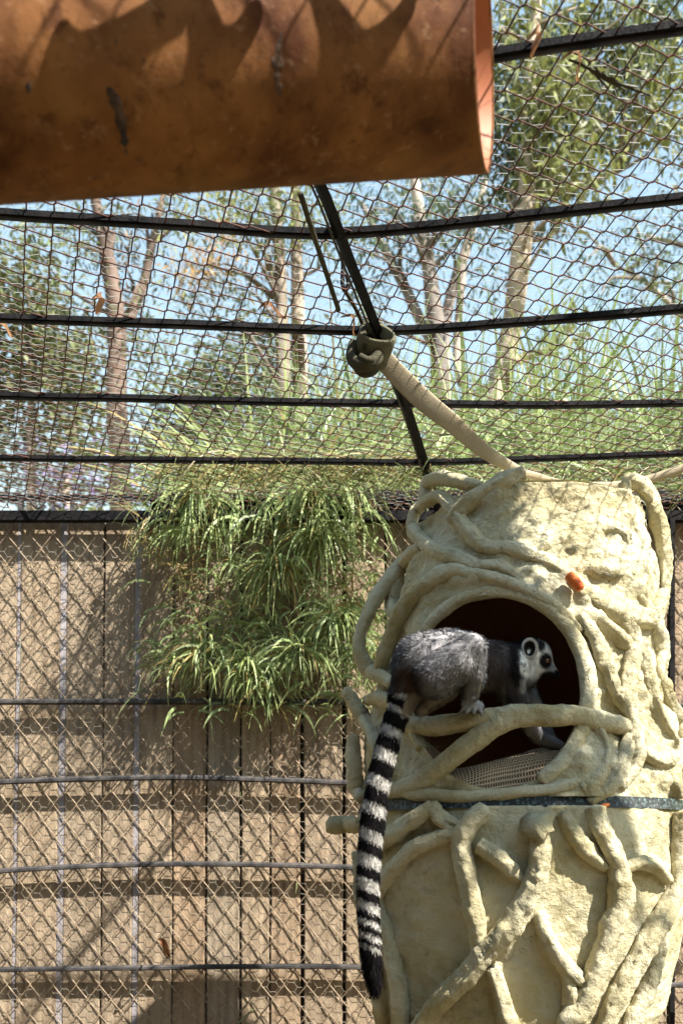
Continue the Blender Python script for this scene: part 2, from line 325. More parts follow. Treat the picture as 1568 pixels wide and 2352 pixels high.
# ------------------------------------------------------------------ timber fence behind the cage wall
fence = empty('timber_fence', 'weathered brown board fence standing behind the chain link wall', 'fence')
seams = [(-250, 3), (-160, 5), (-70, 6), (36, 8), (140, 15), (234, 4), (312, 13), (396, 3), (474, 5), (552, 5), (620, 4), (694, 9), (790, 8), (885, 5), (975, 6), (1070, 5), (1165, 6), (1260, 5), (1350, 5), (1440, 6), (1535, 9), (1630, 6), (1730, 5)]
FY = 3.032
tones = [(.43, .305, .205), (.47, .32, .205), (.42, .335, .25), (.46, .36, .255), (.40, .33, .25), (.47, .375, .27), (.44, .38, .30)]
M_wood = mat('weathered_board', (.50, .47, .44), (1.06, 1.05, 1.03), .9, 4, 10, .7, 90, attr=True, stretch=(14, 14, 1.1), lo=.3, hi=.7, bstretch=(3, 3, .25), bdist=.004)
for (a, wa), (b, wb) in zip(seams[:-1], seams[1:]):
    pp = F/FY; k = lambda x, t: (x+(700-x)*.030*(t-.5) if x < 700 else x)
    zt, zb = EYE+(YH-1192-6*RNG.random())/pp, -.02
    def X(x, t): return (k(x, t)-XC)/pp
    x0b, x0t, x1b, x1t = X(a, -.3)+wa/2/pp, X(a, 1)+wa/2/pp, X(b, -.3)-wb/2/pp, X(b, 1)-wb/2/pp
    y0 = FY+.004*RNG.random(); n = 14; rows = []
    for s in np.linspace(0, 1, n):
        z = zb+(zt-zb)*s; j = .0012*RNG.normal(size=2)
        l, r = x0b+(x0t-x0b)*s+j[0], x1b+(x1t-x1b)*s+j[1]
        rows += [(l, y0+.003, z), (l+.003, y0, z), (r-.003, y0, z), (r, y0+.003, z), (r, y0+.02, z), (l, y0+.02, z)]
    V = np.array(rows); i = np.arange(n-1)[:, None]*6; j = np.arange(6); j2 = (j+1) % 6
    Q = np.stack([i+j, i+j2, i+6+j2, i+6+j], -1).reshape(-1, 4); e = (n-1)*6
    Q = np.vstack([Q, [[e, e+1, e+2, e+3], [e, e+3, e+4, e+5]]])
    c = .45*np.array(tones[RNG.integers(len(tones))])+.55*np.array([.39, .30, .205])*(.9+.2*RNG.random())
    mesh('plank', V, Q, M_wood, fence, smooth=False, col=np.tile(c, (len(V), 1)))
M_batten = mat('grey_batten', (.24, .22, .23), (.36, .33, .34), .8, 8, 5, .3, 80)
M_tar = mat('dark_backing', (.03, .028, .025), None, .9)
for a, wa in seams:
    pp = F/FY; k = lambda x, t: (x+(700-x)*.030*(t-.5) if x < 700 else x)
    xb, xt = (k(a, -.3)-XC)/pp, (k(a, 1)-XC)/pp; w = (wa/2+(-.6 if a in (36, 140, 312, 1630) else 7))/pp; y0 = FY+(.002 if a in (36, 140, 312, 1630) else .0215)
    V = np.array([(xb-w, y0, 0), (xb+w, y0, 0), (xt+w, y0, EYE+(YH-1200)/pp), (xt-w, y0, EYE+(YH-1200)/pp)]); V = np.vstack([V, V+np.array([0, .004, 0])])
    mesh('batten', V, np.array([(0, 1, 2, 3), (5, 4, 7, 6), (4, 0, 3, 7), (1, 5, 6, 2), (3, 2, 6, 7), (4, 5, 1, 0)]), M_batten if a in (36, 140, 312, 1630) else M_tar, fence, smooth=False)
for zz in (.5, 1.35, 2.1):
    V, Fs = box((-1.4, FY+.026, zz-.04), (1.5, FY+.06, zz+.04)); mesh('rail', V, Fs, M_wood, fence, smooth=False, col=np.tile([.28, .2, .13], (8, 1)))
# ------------------------------------------------------------------ nest house: a drum covered in cement roots
AX = 2.2                                             # distance of its axis
prof = np.array([[1072, 1228, 150], [1088, 1228, 205], [1100, 1226, 228], [1130, 1226, 243], [1250, 1216, 262], [1400, 1204, 296], [1600, 1190, 332], [1760, 1188, 350], [1850, 1190, 358],
                 [1870, 1190, 366], [2000, 1190, 371], [2130, 1186, 358], [2300, 1182, 324], [2352, 1180, 304], [2500, 1180, 280], [2900, 1180, 270]], float)
def Rz(py): return np.interp(py, prof[:, 0], prof[:, 2])*AX/F
def Cx(py): return (np.interp(py, prof[:, 0], prof[:, 1])-XC)*AX/F
HC, HR = (1141, 1588), (203, 224)                     # the round doorway as seen in the photo
def surf(px, py, off=0.0):
    """where the ray through a photo position meets the drum (or passes it closest)"""
    a = (px-XC)/F; Y = 1.9
    for _ in range(8):
        z = (YH-py)*Y/F; pa = YH-z*F/AX; R = Rz(pa)+off; c = Cx(pa)
        A_, B_, C_ = a*a+1, -2*(a*c+AX), c*c+AX*AX-R*R; D = B_*B_-4*A_*C_
        Y = (-B_-math.sqrt(D))/(2*A_) if D > 0 else -B_/(2*A_)
    return P(px, py, Y)
house = empty('nest_house', 'cream cement nest house like a twisted root trunk with a round doorway', 'nest house')
def body(name, y0, y1, ny, m, inset=0., hole=None, rough=.012, roots=None, parent=house, cap=False):
    nth = 420; pys = np.linspace(y0, y1, ny); th = np.linspace(0, 2*np.pi, nth, endpoint=False)
    PY, TH = np.meshgrid(pys, th, indexing='ij'); PY, TH = PY.ravel(), TH.ravel()
    R = (Rz(PY)-inset)*(np.clip((PY-y0+1.5)/26, 0, 1)**.4 if cap else 1); N = np.stack([np.sin(TH), -np.cos(TH), np.zeros(len(TH))], 1)
    V = np.stack([Cx(PY), np.full(len(PY), AX), EYE+(YH-PY)*AX/F], 1)+N*R[:, None]
    if rough:
        d = rough*fbm(V, 9, 3)+.3*rough*fbm(V+3, 45, 3)
        if roots is not None:
            best = np.full(len(V), 9.)
            for C, r in roots:
                for c, rr in zip(C[::3], r[::3]):
                    best = np.minimum(best, np.linalg.norm(V-c, axis=1)/rr)
            d = d+.008*np.exp(-(best/1.3)**2)
        V = V+N*d[:, None]
    i = np.arange(ny-1)[:, None]*nth; j = np.arange(nth); j2 = (j+1) % nth
    Q = np.stack([i+j, i+nth+j, i+nth+j2, i+j2], -1).reshape(-1, 4)
    if hole:
        x, y = pix(V); inside = (((x-HC[0])/hole[0])**2+((y-HC[1])/hole[1])**2 < 1) & (V[:, 1] < AX-.05)
        Q = Q[~inside[Q].all(1)]
        # pull the ragged edge of the opening on to the ellipse
        used = np.zeros(len(V), bool); used[Q.ravel()] = True; e = used & inside
        k = np.sqrt(((x-HC[0])/hole[0])**2+((y-HC[1])/hole[1])**2)[e]+1e-6
        for ii, kk in zip(np.where(e)[0], k):
            nx, ny_ = HC[0]+(x[ii]-HC[0])/kk, HC[1]+(y[ii]-HC[1])/kk
            V[ii] = P(nx, ny_, V[ii, 1])
    return mesh(name, V, Q, m, parent)
ROOTS_UP = [
 [(1203, 1087, 17), (1168, 1106, 21), (1117, 1133, 21), (1066, 1172, 22), (1040, 1200, 18)],
 [(985, 1150, 14), (990, 1112, 17), (1015, 1100, 18), (1050, 1106, 18), (1082, 1116, 17), (1110, 1120, 12)],
 [(960, 1172, 13), (990, 1150, 15), (1020, 1142, 17), (1046, 1173, 18), (1076, 1214, 20), (1117, 1254, 21), (1178, 1265, 21), (1239, 1285, 19), (1290, 1312, 18), (1330, 1356, 22), (1371, 1387, 24), (1427, 1412, 26), (1493, 1422, 26)],
 [(960, 1166, 12), (953, 1205, 15), (975, 1244, 17), (1015, 1270, 17), (1056, 1282, 18), (1097, 1302, 17), (1147, 1302, 16), (1178, 1320, 13), (1206, 1337, 6)],
 [(975, 1255, 14), (944, 1285, 18), (909, 1326, 19), (873, 1371, 18), (848, 1422, 17), (835, 1468, 18), (840, 1513, 19), (868, 1546, 19), (912, 1572, 16)],
 [(928, 1322, 13), (914, 1366, 18), (909, 1402, 17), (921, 1428, 12)],
 [(876, 1545, 12), (892, 1500, 18), (919, 1432, 20), (949, 1381, 21), (990, 1341, 21), (1046, 1313, 20), (1100, 1325, 18), (1160, 1338, 16), (1230, 1368, 14), (1290, 1408, 14), (1330, 1452, 12)],
 [(1332, 1412, 16), (1352, 1450, 21), (1372, 1490, 22), (1390, 1540, 22), (1414, 1590, 20), (1450, 1645, 16)],
 [(1362, 1412, 16), (1396, 1450, 21), (1430, 1478, 19), (1452, 1490, 10)],
 [(1220, 1290, 8), (1245, 1262, 16), (1286, 1238, 20), (1335, 1219, 21), (1381, 1214, 22), (1420, 1228, 22), (1434, 1258, 16)],
 [(1290, 1296, 12), (1345, 1308, 19), (1400, 1317, 20), (1436, 1302, 14), (1446, 1285, 8)],
 [(1440, 1104, 18), (1475, 1124, 21), (1503, 1180, 19), (1519, 1249, 18), (1520, 1310, 18), (1514, 1371, 20), (1490, 1420, 22)],
 [(1430, 1110, 14), (1440, 1180, 15), (1456, 1230, 18), (1462, 1275, 19), (1448, 1320, 18), (1462, 1360, 18), (1485, 1410, 18)],
 [(1498, 1430, 24), (1516, 1500, 20), (1512, 1549, 19), (1530, 1605, 21), (1550, 1660, 22), (1553, 1720, 22), (1540, 1780, 20), (1552, 1830, 16)],
 [(1470, 1480, 18), (1480, 1540, 20), (1492, 1600, 18), (1512, 1660, 19), (1538, 1705, 20), (1540, 1745, 20), (1500, 1742, 18), (1470, 1722, 12)],
 [(1420, 1410, 20), (1450, 1470, 24), (1440, 1540, 24), (1432, 1600, 22), (1450, 1680, 22), (1455, 1750, 18), (1420, 1810, 12)],
 [(800, 1582, 12), (827, 1625, 18), (853, 1664, 19), (870, 1702, 18), (885, 1760, 14)],
 [(850, 1608, 12), (875, 1604, 17), (905, 1612, 17), (935, 1640, 14)],
 [(820, 1690, 14), (822, 1740, 20), (826, 1800, 20), (836, 1832, 14)],
 [(1370, 1672, 16), (1385, 1720, 20), (1370, 1780, 22), (1330, 1815, 18)],
 [(1440, 1690, 16), (1425, 1745, 20), (1400, 1800, 20), (1350, 1842, 12)],
]
PERCH = [
 [(918, 1660, 20), (960, 1667, 22), (1000, 1668, 23), (1060, 1660, 23), (1137, 1648, 25), (1208, 1644, 27), (1279, 1643, 26), (1330, 1646, 25), (1381, 1657, 25), (1437, 1670, 20), (1470, 1680, 12)],
 [(1190, 1652, 22), (1147, 1662, 25), (1107, 1688, 26), (1056, 1727, 25), (1010, 1765, 25), (970, 1795, 26), (915, 1815, 22), (880, 1818, 14)],
 [(890, 1806, 14), (950, 1820, 18), (1036, 1830, 16), (1102, 1829, 15), (1178, 1822, 15), (1254, 1814, 16), (1305, 1802, 17), (1356, 1778, 18), (1400, 1752, 12)],
]
ROOTS_LO = [
 [(768, 1890, 17), (785, 1893, 21), (812, 1894, 20), (850, 1894, 18)],
 [(1001, 1853, 17), (963, 1882, 21), (916, 1917, 21), (880, 1940, 17), (858, 1950, 12)],
 [(998, 1853, 16), (1027, 1885, 18), (1062, 1903, 16), (1085, 1905, 10)],
 [(1070, 1904, 14), (1011, 1925, 18), (958, 1952, 19), (921, 1990, 19), (889, 2034, 20), (866, 2080, 18), (858, 2110, 12)],
 [(1118, 1858, 20), (1085, 1892, 24), (1064, 1949, 24), (1075, 2007, 22), (1091, 2082, 22), (1102, 2151, 20), (1104, 2205, 16)],
 [(1105, 1940, 20), (1149, 1972, 20), (1178, 2000, 17), (1194, 2022, 9)],
 [(1229, 1896, 44), (1236, 1912, 25), (1236, 1975, 25), (1222, 2039, 27), (1187, 2103, 27), (1139, 2167, 27), (1096, 2220, 27), (1043, 2273, 26), (1001, 2321, 26), (965, 2380, 24)],
 [(876, 2060, 14), (898, 2135, 19), (914, 2204, 19), (930, 2283, 20), (936, 2390, 20)],
 [(1357, 1856, 22), (1364, 1895, 23), (1389, 1949, 24), (1410, 2007, 26), (1410, 2071, 27), (1389, 2140, 27), (1367, 2209, 27), (1335, 2278, 27), (1290, 2360, 26)],
 [(1288, 1868, 16), (1315, 1920, 20), (1346, 1960, 19), (1385, 1990, 14)],
 [(1232, 2095, 14), (1256, 2160, 20), (1288, 2209, 20), (1319, 2246, 18), (1340, 2262, 12)],
 [(1290, 2215, 12), (1300, 2262, 17), (1305, 2300, 17), (1312, 2340, 12)],
 [(1135, 2222, 16), (1149, 2278, 21), (1168, 2350, 22), (1175, 2400, 20)],
 [(1548, 1868, 24), (1548, 1938, 24), (1543, 2018, 25), (1514, 2082, 25), (1477, 2151, 25), (1440, 2220, 24), (1405, 2290, 24), (1370, 2370, 22)],
 [(1420, 1998, 12), (1460, 1982, 17), (1495, 1994, 17), (1524, 2022, 12)],
 [(1505, 2100, 14), (1496, 2180, 20), (1470, 2270, 20), (1430, 2360, 20)],
 [(835, 1960, 14), (845, 2060, 18), (862, 2160, 18), (880, 2260, 18), (895, 2370, 16)],
]
def rootline(L, off=.0, emb=.5):
    q = spline(np.array(L, float), 6.)
    C = np.array([surf(x, y, off) for x, y, r in q]); r = q[:, 2]*C[:, 1]/F
    ctr = np.stack([Cx(YH-(C[:, 2]-EYE)*F/AX), np.full(len(C), AX), C[:, 2]], 1); n = C-ctr; n /= np.linalg.norm(n, axis=1)[:, None]
    C = C+n*(r*np.clip(emb-.30*smooth(1240, 1330, q[:, 0])*(q[:, 1] < 1835)*(emb > .3), -.3, 1))[:, None]
    for _ in range(3): C[1:-1] = .5*C[1:-1]+.25*(C[:-2]+C[2:])
    return C, r
def rootbump(seed, amp=1.0):
    ph = RNG.random()*9
    def f(V, i, th):
        s = i*.006
        g = np.stack([s*6+ph, np.cos(th)*2.2, np.sin(th)*2.2], 1)
        return amp*(.16*fbm(V+seed, 26, 2)-.38*np.abs(fbm(g+seed, 1.5, 2))+.08-.08*np.abs(fbm(V+seed, 60, 2))+.10*fbm(V+seed, 120, 2))
    return f
def root(L, name='root', amp=1., off=0., emb=.5, m=None):
    C, r = rootline(L, off, emb); V, Fs = sweep(C, r, 18, bump=rootbump(L[0][0]*.01, amp)); mesh(name, V, Fs, m or M_cement, house); return C, r
up_lines = [root(L, m=M_rough if L[len(L)//2][0] > 1240 else None, amp=1.25 if L[len(L)//2][0] > 1240 else .95) for L in ROOTS_UP]
lo_lines = [root([(x, y, r*1.08) for x, y, r in L], emb=.78) for L in ROOTS_LO]
body('upper_body', 1178, 1848, 300, M_rough, cap=True, hole=HR, rough=.016, roots=up_lines)
body('lower_body', 1866, 2900, 320, M_cement, rough=.008, roots=lo_lines)
M_inner = mat('brown_liner', (.44, .21, .085), (.54, .27, .11), .8, 6, 5)
body('liner', 1215, 1846, 120, M_inner, inset=.022, hole=(HR[0]+6, HR[1]+6), rough=0)
M_seam = mat('chipped_teal_paint', (.015, .018, .018), (.10, .15, .15), .35, 150, 3, .5, 120, lo=.52, hi=.66)
body('seam_band', 1846, 1869, 4, M_seam, inset=-.004, rough=0)
def disc(name, py, inset, m):
    th = np.linspace(0, 2*np.pi, 64, endpoint=False); R = Rz(py)-inset
    V = np.vstack([np.stack([Cx(py)+R*np.cos(th), AX+R*np.sin(th), np.full(64, EYE+(YH-py)*AX/F)], 1), [[Cx(py), AX, EYE+(YH-py)*AX/F+.01]]])
    j = np.arange(64); return mesh(name, V, np.stack([j, (j+1) % 64, np.full(64, 64)], 1), m, house)
disc('top', 1182, .03, M_rough); disc('inner_floor', 1838, .02, M_inner); disc('inner_ceiling', 1217, .02, M_inner)
V, Fs = sweep([(float(Cx(2800)), AX, -.02), (float(Cx(2800)), AX, .55)], .2, 40); mesh('pedestal', V, Fs, M_cement, house)
# arch round the doorway and the branches across it
arch = [(HC[0]+(HR[0]+8)*math.cos(t), HC[1]+(HR[1]+6)*math.sin(t), 15+6*max(0, math.cos(t-.2))) for t in np.radians(np.linspace(-215, 62, 24))]
root(arch, 'door_rim', .5, emb=-.15)
for L, nm in zip(PERCH, ('perch', 'perch', 'sill')): root(L, nm, .55, emb=.1)
# ------------------------------------------------------------------ carrot piece and crumb on the house
M_carrot = mat('carrot', (.62, .10, .015), (.75, .22, .03), .35, 60, 3, .3, 200, spec=.5)
c0, c1 = surf(1304, 1320, .030), surf(1334, 1352, .030); parts = []
n = 9
for i in range(n):
    t = (i+.5)/n; c = c0+(c1-c0)*t; d = (c1-c0)/np.linalg.norm(c1-c0); w = .0118*(1-.35*abs(t-.45)*2*.6)
    parts.append(sweep([c-d*.0026, c-d*.001, c+d*.001, c+d*.0026], np.array([.8, 1, 1, .8])*w, 12))
V, Fs = join(parts); tag(mesh('carrot_piece', V, Fs, M_carrot), 'ridged orange piece of carrot lying on the cream root above the doorway', 'food')
c = surf(1388, 1850, .008); V, Fs = sweep([c-(.007, 0, 0), c, c+(.008, 0, .002)], [.003, .005, .003], 8); tag(mesh('carrot_crumb', V, Fs, M_carrot), 'tiny orange crumb stuck at the teal seam of the house', 'food')
# ------------------------------------------------------------------ burlap sack in the doorway
def burlap():
    m = bpy.data.materials.new('burlap'); m.use_nodes = True; t = m.node_tree; N, L = t.nodes, t.links; b = N['Principled BSDF']
    uv = N.new('ShaderNodeAttribute'); uv.attribute_name = 'weave'
    s = N.new('ShaderNodeSeparateXYZ'); L.new(uv.outputs['Vector'], s.inputs[0])
    def wave(o, k):
        a = N.new('ShaderNodeMath'); a.operation = 'MULTIPLY'; a.inputs[1].default_value = k; L.new(o, a.inputs[0])
        c = N.new('ShaderNodeMath'); c.operation = 'SINE'; L.new(a.outputs[0], c.inputs[0]); return c.outputs[0]
    x, y = wave(s.outputs[0], 6.283), wave(s.outputs[1], 6.283)
    mx = N.new('ShaderNodeMath'); mx.operation = 'MAXIMUM'; L.new(x, mx.inputs[0]); L.new(y, mx.inputs[1])
    nz = N.new('ShaderNodeTexNoise'); nz.inputs['Scale'].default_value = 120
    ad = N.new('ShaderNodeMath'); ad.operation = 'ADD'; L.new(mx.outputs[0], ad.inputs[0]); mm = N.new('ShaderNodeMath'); mm.operation = 'MULTIPLY'; mm.inputs[1].default_value = .9; L.new(nz.outputs['Fac'], mm.inputs[0]); L.new(mm.outputs[0], ad.inputs[1])
    r = N.new('ShaderNodeValToRGB'); r.color_ramp.elements[0].position = -.0; r.color_ramp.elements[1].position = .8
    r.color_ramp.elements[0].color = (.14, .095, .055, 1); r.color_ramp.elements[1].color = (.62, .46, .29, 1)
    L.new(ad.outputs[0], r.inputs[0]); L.new(r.outputs[0], b.inputs['Base Color']); b.inputs['Roughness'].default_value = .95
    bp = N.new('ShaderNodeBump'); bp.inputs['Strength'].default_value = .8; bp.inputs['Distance'].default_value = .003
    L.new(mx.outputs[0], bp.inputs['Height']); L.new(bp.outputs[0], b.inputs['Normal']); return m
M_burlap = burlap()
sack = empty('burlap_sack', 'tan burlap sack folded on the doorway floor under the lemur', 'sack')
def cloth(name, rows, wx, wy):
    """loft through rows of points"""
    rows = [spline(r, .004) for r in rows]; n = 60
    rows = np.array([[np.array([np.interp(t, np.linspace(0, 1, len(r)), r[:, k]) for k in range(3)]) for t in np.linspace(0, 1, n)] for r in rows])
    m = 30; cols = np.stack([spline(rows[:, i], 1e9) if False else np.array([[np.interp(t, np.linspace(0, 1, len(rows)), rows[:, i, k]) for k in range(3)] for t in np.linspace(0, 1, m)]) for i in range(n)], 1)
    for _ in range(6): cols[1:-1] = .5*cols[1:-1]+.25*(cols[:-2]+cols[2:])
    V = cols.reshape(-1, 3); V = V+.007*np.stack([vn(V, 18), vn(V+2, 18), vn(V+5, 18)], 1)
    i = (np.arange(m-1)[:, None]*n+np.arange(n-1)[None]).ravel(); o = mesh(name, V, np.stack([i, i+n, i+n+1, i+1], 1), M_burlap, sack)
    a = o.data.attributes.new('weave', 'FLOAT_VECTOR', 'POINT'); w = np.zeros((len(V), 3), np.float32)
    w[:, 0] = np.tile(np.linspace(0, wx, n), m); w[:, 1] = np.repeat(np.linspace(0, wy, m), n); a.data.foreach_set('vector', w.ravel()); return o
cloth('sack_body', [[P(985, 1786, 2.10), P(1120, 1761, 2.12), P(1330, 1708, 2.12)], [P(1000, 1778, 2.02), P(1130, 1746, 2.03), P(1230, 1721, 2.02), P(1318, 1708, 2.01)],
                    [P(1010, 1786, 1.95), P(1090, 1762, 1.935), P(1180, 1738, 1.93), P(1250, 1721, 1.93), P(1314, 1719, 1.94)], [P(1015, 1815, 1.925), P(1100, 1786, 1.908), P(1200, 1766, 1.90), P(1300, 1746, 1.905)],
                    [P(1015, 1835, 1.93), P(1100, 1835, 1.91), P(1200, 1835, 1.905), P(1300, 1825, 1.91)]], 46, 22)
cloth('sack_flap', [[P(930, 1690, 2.06), P(960, 1690, 2.03), P(990, 1712, 2.01), P(1042, 1765, 1.97)], [P(928, 1700, 2.03), P(955, 1720, 2.0), P(985, 1750, 1.985), P(1030, 1790, 1.96)],
                    [P(930, 1740, 2.03), P(950, 1770, 1.99), P(975, 1800, 1.975), P(1010, 1825, 1.955)], [P(935, 1830, 2.03), P(955, 1835, 1.99), P(975, 1836, 1.975), P(1010, 1838, 1.955)]], 34, 30)
fr = []
for i in range(34):
    if i < 20: a = P(965+74*RNG.random(), 0, 2.0); t = RNG.random(); a = P(962+t*78, 1690+t*72, 2.02-.05*t)
    else: t = RNG.random(); a = P(1080+t*225, 1778-t*48+4, 1.935)
    d = RNG.normal(size=3)*.004; d[2] = abs(d[2])+.002; L3 = spline([a, a+d, a+d*1.6+RNG.normal(size=3)*.006], .003); fr.append(sweep(L3, .0003, 3))
V, Fs = join(fr); kind(mesh('frayed_thread', V, Fs, mat('jute_thread', (.5, .38, .24), None, .9), sack), 'stuff')
# ------------------------------------------------------------------ ring-tailed lemur
LEM = dict(
 chains=[  # (k blend, [(px, py, Y, radius px)...])
  (.020, [(972, 1522, 1.868, 66), (1040, 1516, 1.89, 68), (1115, 1528, 1.925, 56), (1170, 1536, 1.945, 50)]),
  (.018, [(950, 1556, 1.868, 44), (930, 1592, 1.868, 31)]),
  (.010, [(930, 1590, 1.868, 30), (907, 1650, 1.868, 25), (887, 1720, 1.868, 25), (869, 1790, 1.868, 26), (858, 1860, 1.868, 27), (851, 1930, 1.868, 26), (846, 2000, 1.868, 25),
          (845, 2070, 1.868, 24), (848, 2140, 1.868, 24), (852, 2200, 1.868, 21), (857, 2250, 1.868, 15), (861, 2278, 1.868, 8)]),
  (.007, [(1000, 1552, 1.830, 50), (1050, 1520, 1.816, 44), (1083, 1484, 1.812, 29)]),
  (.008, [(1084, 1490, 1.812, 29), (1090, 1555, 1.835, 22), (1076, 1612, 1.862, 15)]),
  (.006, [(1072, 1616, 1.862, 14), (1098, 1622, 1.872, 13)]),
  (.006, [(1020, 1580, 1.90, 30), (985, 1612, 1.90, 17), (965, 1634, 1.893, 10)]),
  (.016, [(1172, 1528, 1.945, 42), (1206, 1508, 1.95, 34)]),
  (.010, [(1220, 1504, 1.95, 39), (1228, 1506, 1.95, 38)]),
  (.012, [(1236, 1518, 1.95, 29), (1259, 1537, 1.95, 17), (1276, 1550, 1.95, 9.5)]),
  (.012, [(1222, 1530, 1.95, 30), (1200, 1552, 1.95, 32)]),
  (.012, [(1168, 1545, 1.915, 37), (1182, 1622, 1.93, 25)]),
  (.008, [(1182, 1630, 1.93, 25), (1240, 1694, 1.945, 17), (1286, 1713, 1.955, 11)]),
  (.012, [(1192, 1560, 1.978, 30), (1230, 1622, 1.99, 15), (1268, 1700, 2.0, 10)]),
 ],
 fingers=[[(1072, 1622, 1.858), (1061, 1631, 1.857), (1056, 1637, 1.86)], [(1080, 1625, 1.858), (1073, 1634, 1.854), (1070, 1641, 1.855)], [(1092, 1625, 1.862), (1088, 1634, 1.856), (1087, 1641, 1.856)],
          [(1100, 1624, 1.868), (1104, 1634, 1.86), (1106, 1642, 1.858)],
          [(1286, 1712, 1.953), (1304, 1716, 1.948), (1322, 1722, 1.947)], [(1288, 1714, 1.955), (1308, 1720, 1.955), (1326, 1726, 1.955)], [(1287, 1715, 1.958), (1305, 1722, 1.963), (1320, 1729, 1.963)], [(1284, 1717, 1.955), (1298, 1727, 1.952), (1308, 1733, 1.95)]])
def sdf(V):
    D = np.full(len(V), 9.)
    def smin(a, b, k): h = np.clip(.5+.5*(b-a)/k, 0, 1); return b*(1-h)+a*h-k*h*(1-h)
    def cap(A, B, ra, rb):
        ab = B-A; t = np.clip(((V-A)@ab)/(ab@ab+1e-12), 0, 1); return np.linalg.norm(V-A-t[:, None]*ab, axis=1)-(ra+(rb-ra)*t)
    for k, ch in LEM['chains']:
        d = np.full(len(V), 9.)
        for a, b in zip(ch[:-1], ch[1:]): d = np.minimum(d, cap(P(*a[:3]), P(*b[:3]), a[3]*a[2]/F, b[3]*b[2]/F))
        D = smin(D, d, k)
    for fg in LEM['fingers']:
        d = np.full(len(V), 9.)
        for a, b, r0, r1 in zip(fg[:-1], fg[1:], (6, 5), (5, 3.5)): d = np.minimum(d, cap(P(*a), P(*b), r0*a[2]/F, r1*b[2]/F))
        D = smin(D, d, .003)
    return D
def surface_nets(fn, lo, hi, h):
    n = np.ceil((np.array(hi)-lo)/h).astype(int)+1; ax = [lo[i]+h*np.arange(n[i]) for i in range(3)]
    G = np.stack(np.meshgrid(*ax, indexing='ij'), -1); d = fn(G.reshape(-1, 3)).reshape(n)
    c = n-1; idx = -np.ones(c, int); acc = np.zeros((*c, 3)); cnt = np.zeros(c)
    corner = [(i, j, k) for i in (0, 1) for j in (0, 1) for k in (0, 1)]
    sl = lambda o: d[o[0]:o[0]+c[0], o[1]:o[1]+c[1], o[2]:o[2]+c[2]]
    for a in corner:
        for x in range(3):
            if a[x]: continue
            b = list(a); b[x] = 1; da, db = sl(a), sl(b); cr = (da < 0) != (db < 0); t = np.where(cr, da/(da-db+1e-20), 0)
            p = np.array(a, float)*np.ones((*c, 3)); p[..., x] += t; acc += p*cr[..., None]; cnt += cr
    m = cnt > 0; idx[m] = np.arange(m.sum()); V = np.array(lo)+h*(np.argwhere(m)+acc[m]/cnt[m][:, None]); Fs = []
    for x in range(3):
        y, z = (x+1) % 3, (x+2) % 3
        s0 = [slice(0, c[0]), slice(0, c[1]), slice(0, c[2])]; a = d[tuple(slice(0, c[i]) for i in range(3))]
        s1 = list(slice(0, c[i]) for i in range(3)); s1[x] = slice(1, c[x]+1); b = d[tuple(s1)]
        cr = np.argwhere((a < 0) != (b < 0)); cr = cr[(cr[:, y] > 0) & (cr[:, z] > 0)]
        ey, ez = np.eye(3, dtype=int)[y], np.eye(3, dtype=int)[z]
        q = np.stack([idx[tuple((cr-o).T)] for o in (0*ey, ey, ey+ez, ez)], 1); neg = a[tuple(cr.T)] < 0
        q[~neg] = q[~neg][:, ::-1]; Fs.append(q[(q >= 0).all(1)])
    return V, np.vstack(Fs)
lo = np.array([P(805, 0, 1.86)[0], 1.77, P(0, 2300, 1.86)[2]]); hi = np.array([P(1345, 0, 1.96)[0], 2.035, P(0, 1425, 1.86)[2]])
LV, LF = surface_nets(sdf, lo, hi, .0042)
def normals(V, e=.002):
    g = np.stack([sdf(V+np.eye(3)[i]*e)-sdf(V-np.eye(3)[i]*e) for i in range(3)], 1); return g/(np.linalg.norm(g, axis=1)[:, None]+1e-9)
tail_y = [c[1] for c in LEM['chains'][2][1]]; tail_x = [c[0] for c in LEM['chains'][2][1]]
BL = np.array([1604, 1624, 1634, 1669, 1688, 1720, 1745, 1782, 1808, 1844, 1868, 1906, 1932, 1962, 1990, 2018, 2046, 2070, 2092, 2113, 2126, 2144, 2158, 2171, 2178, 2500])   # edges of the dark rings
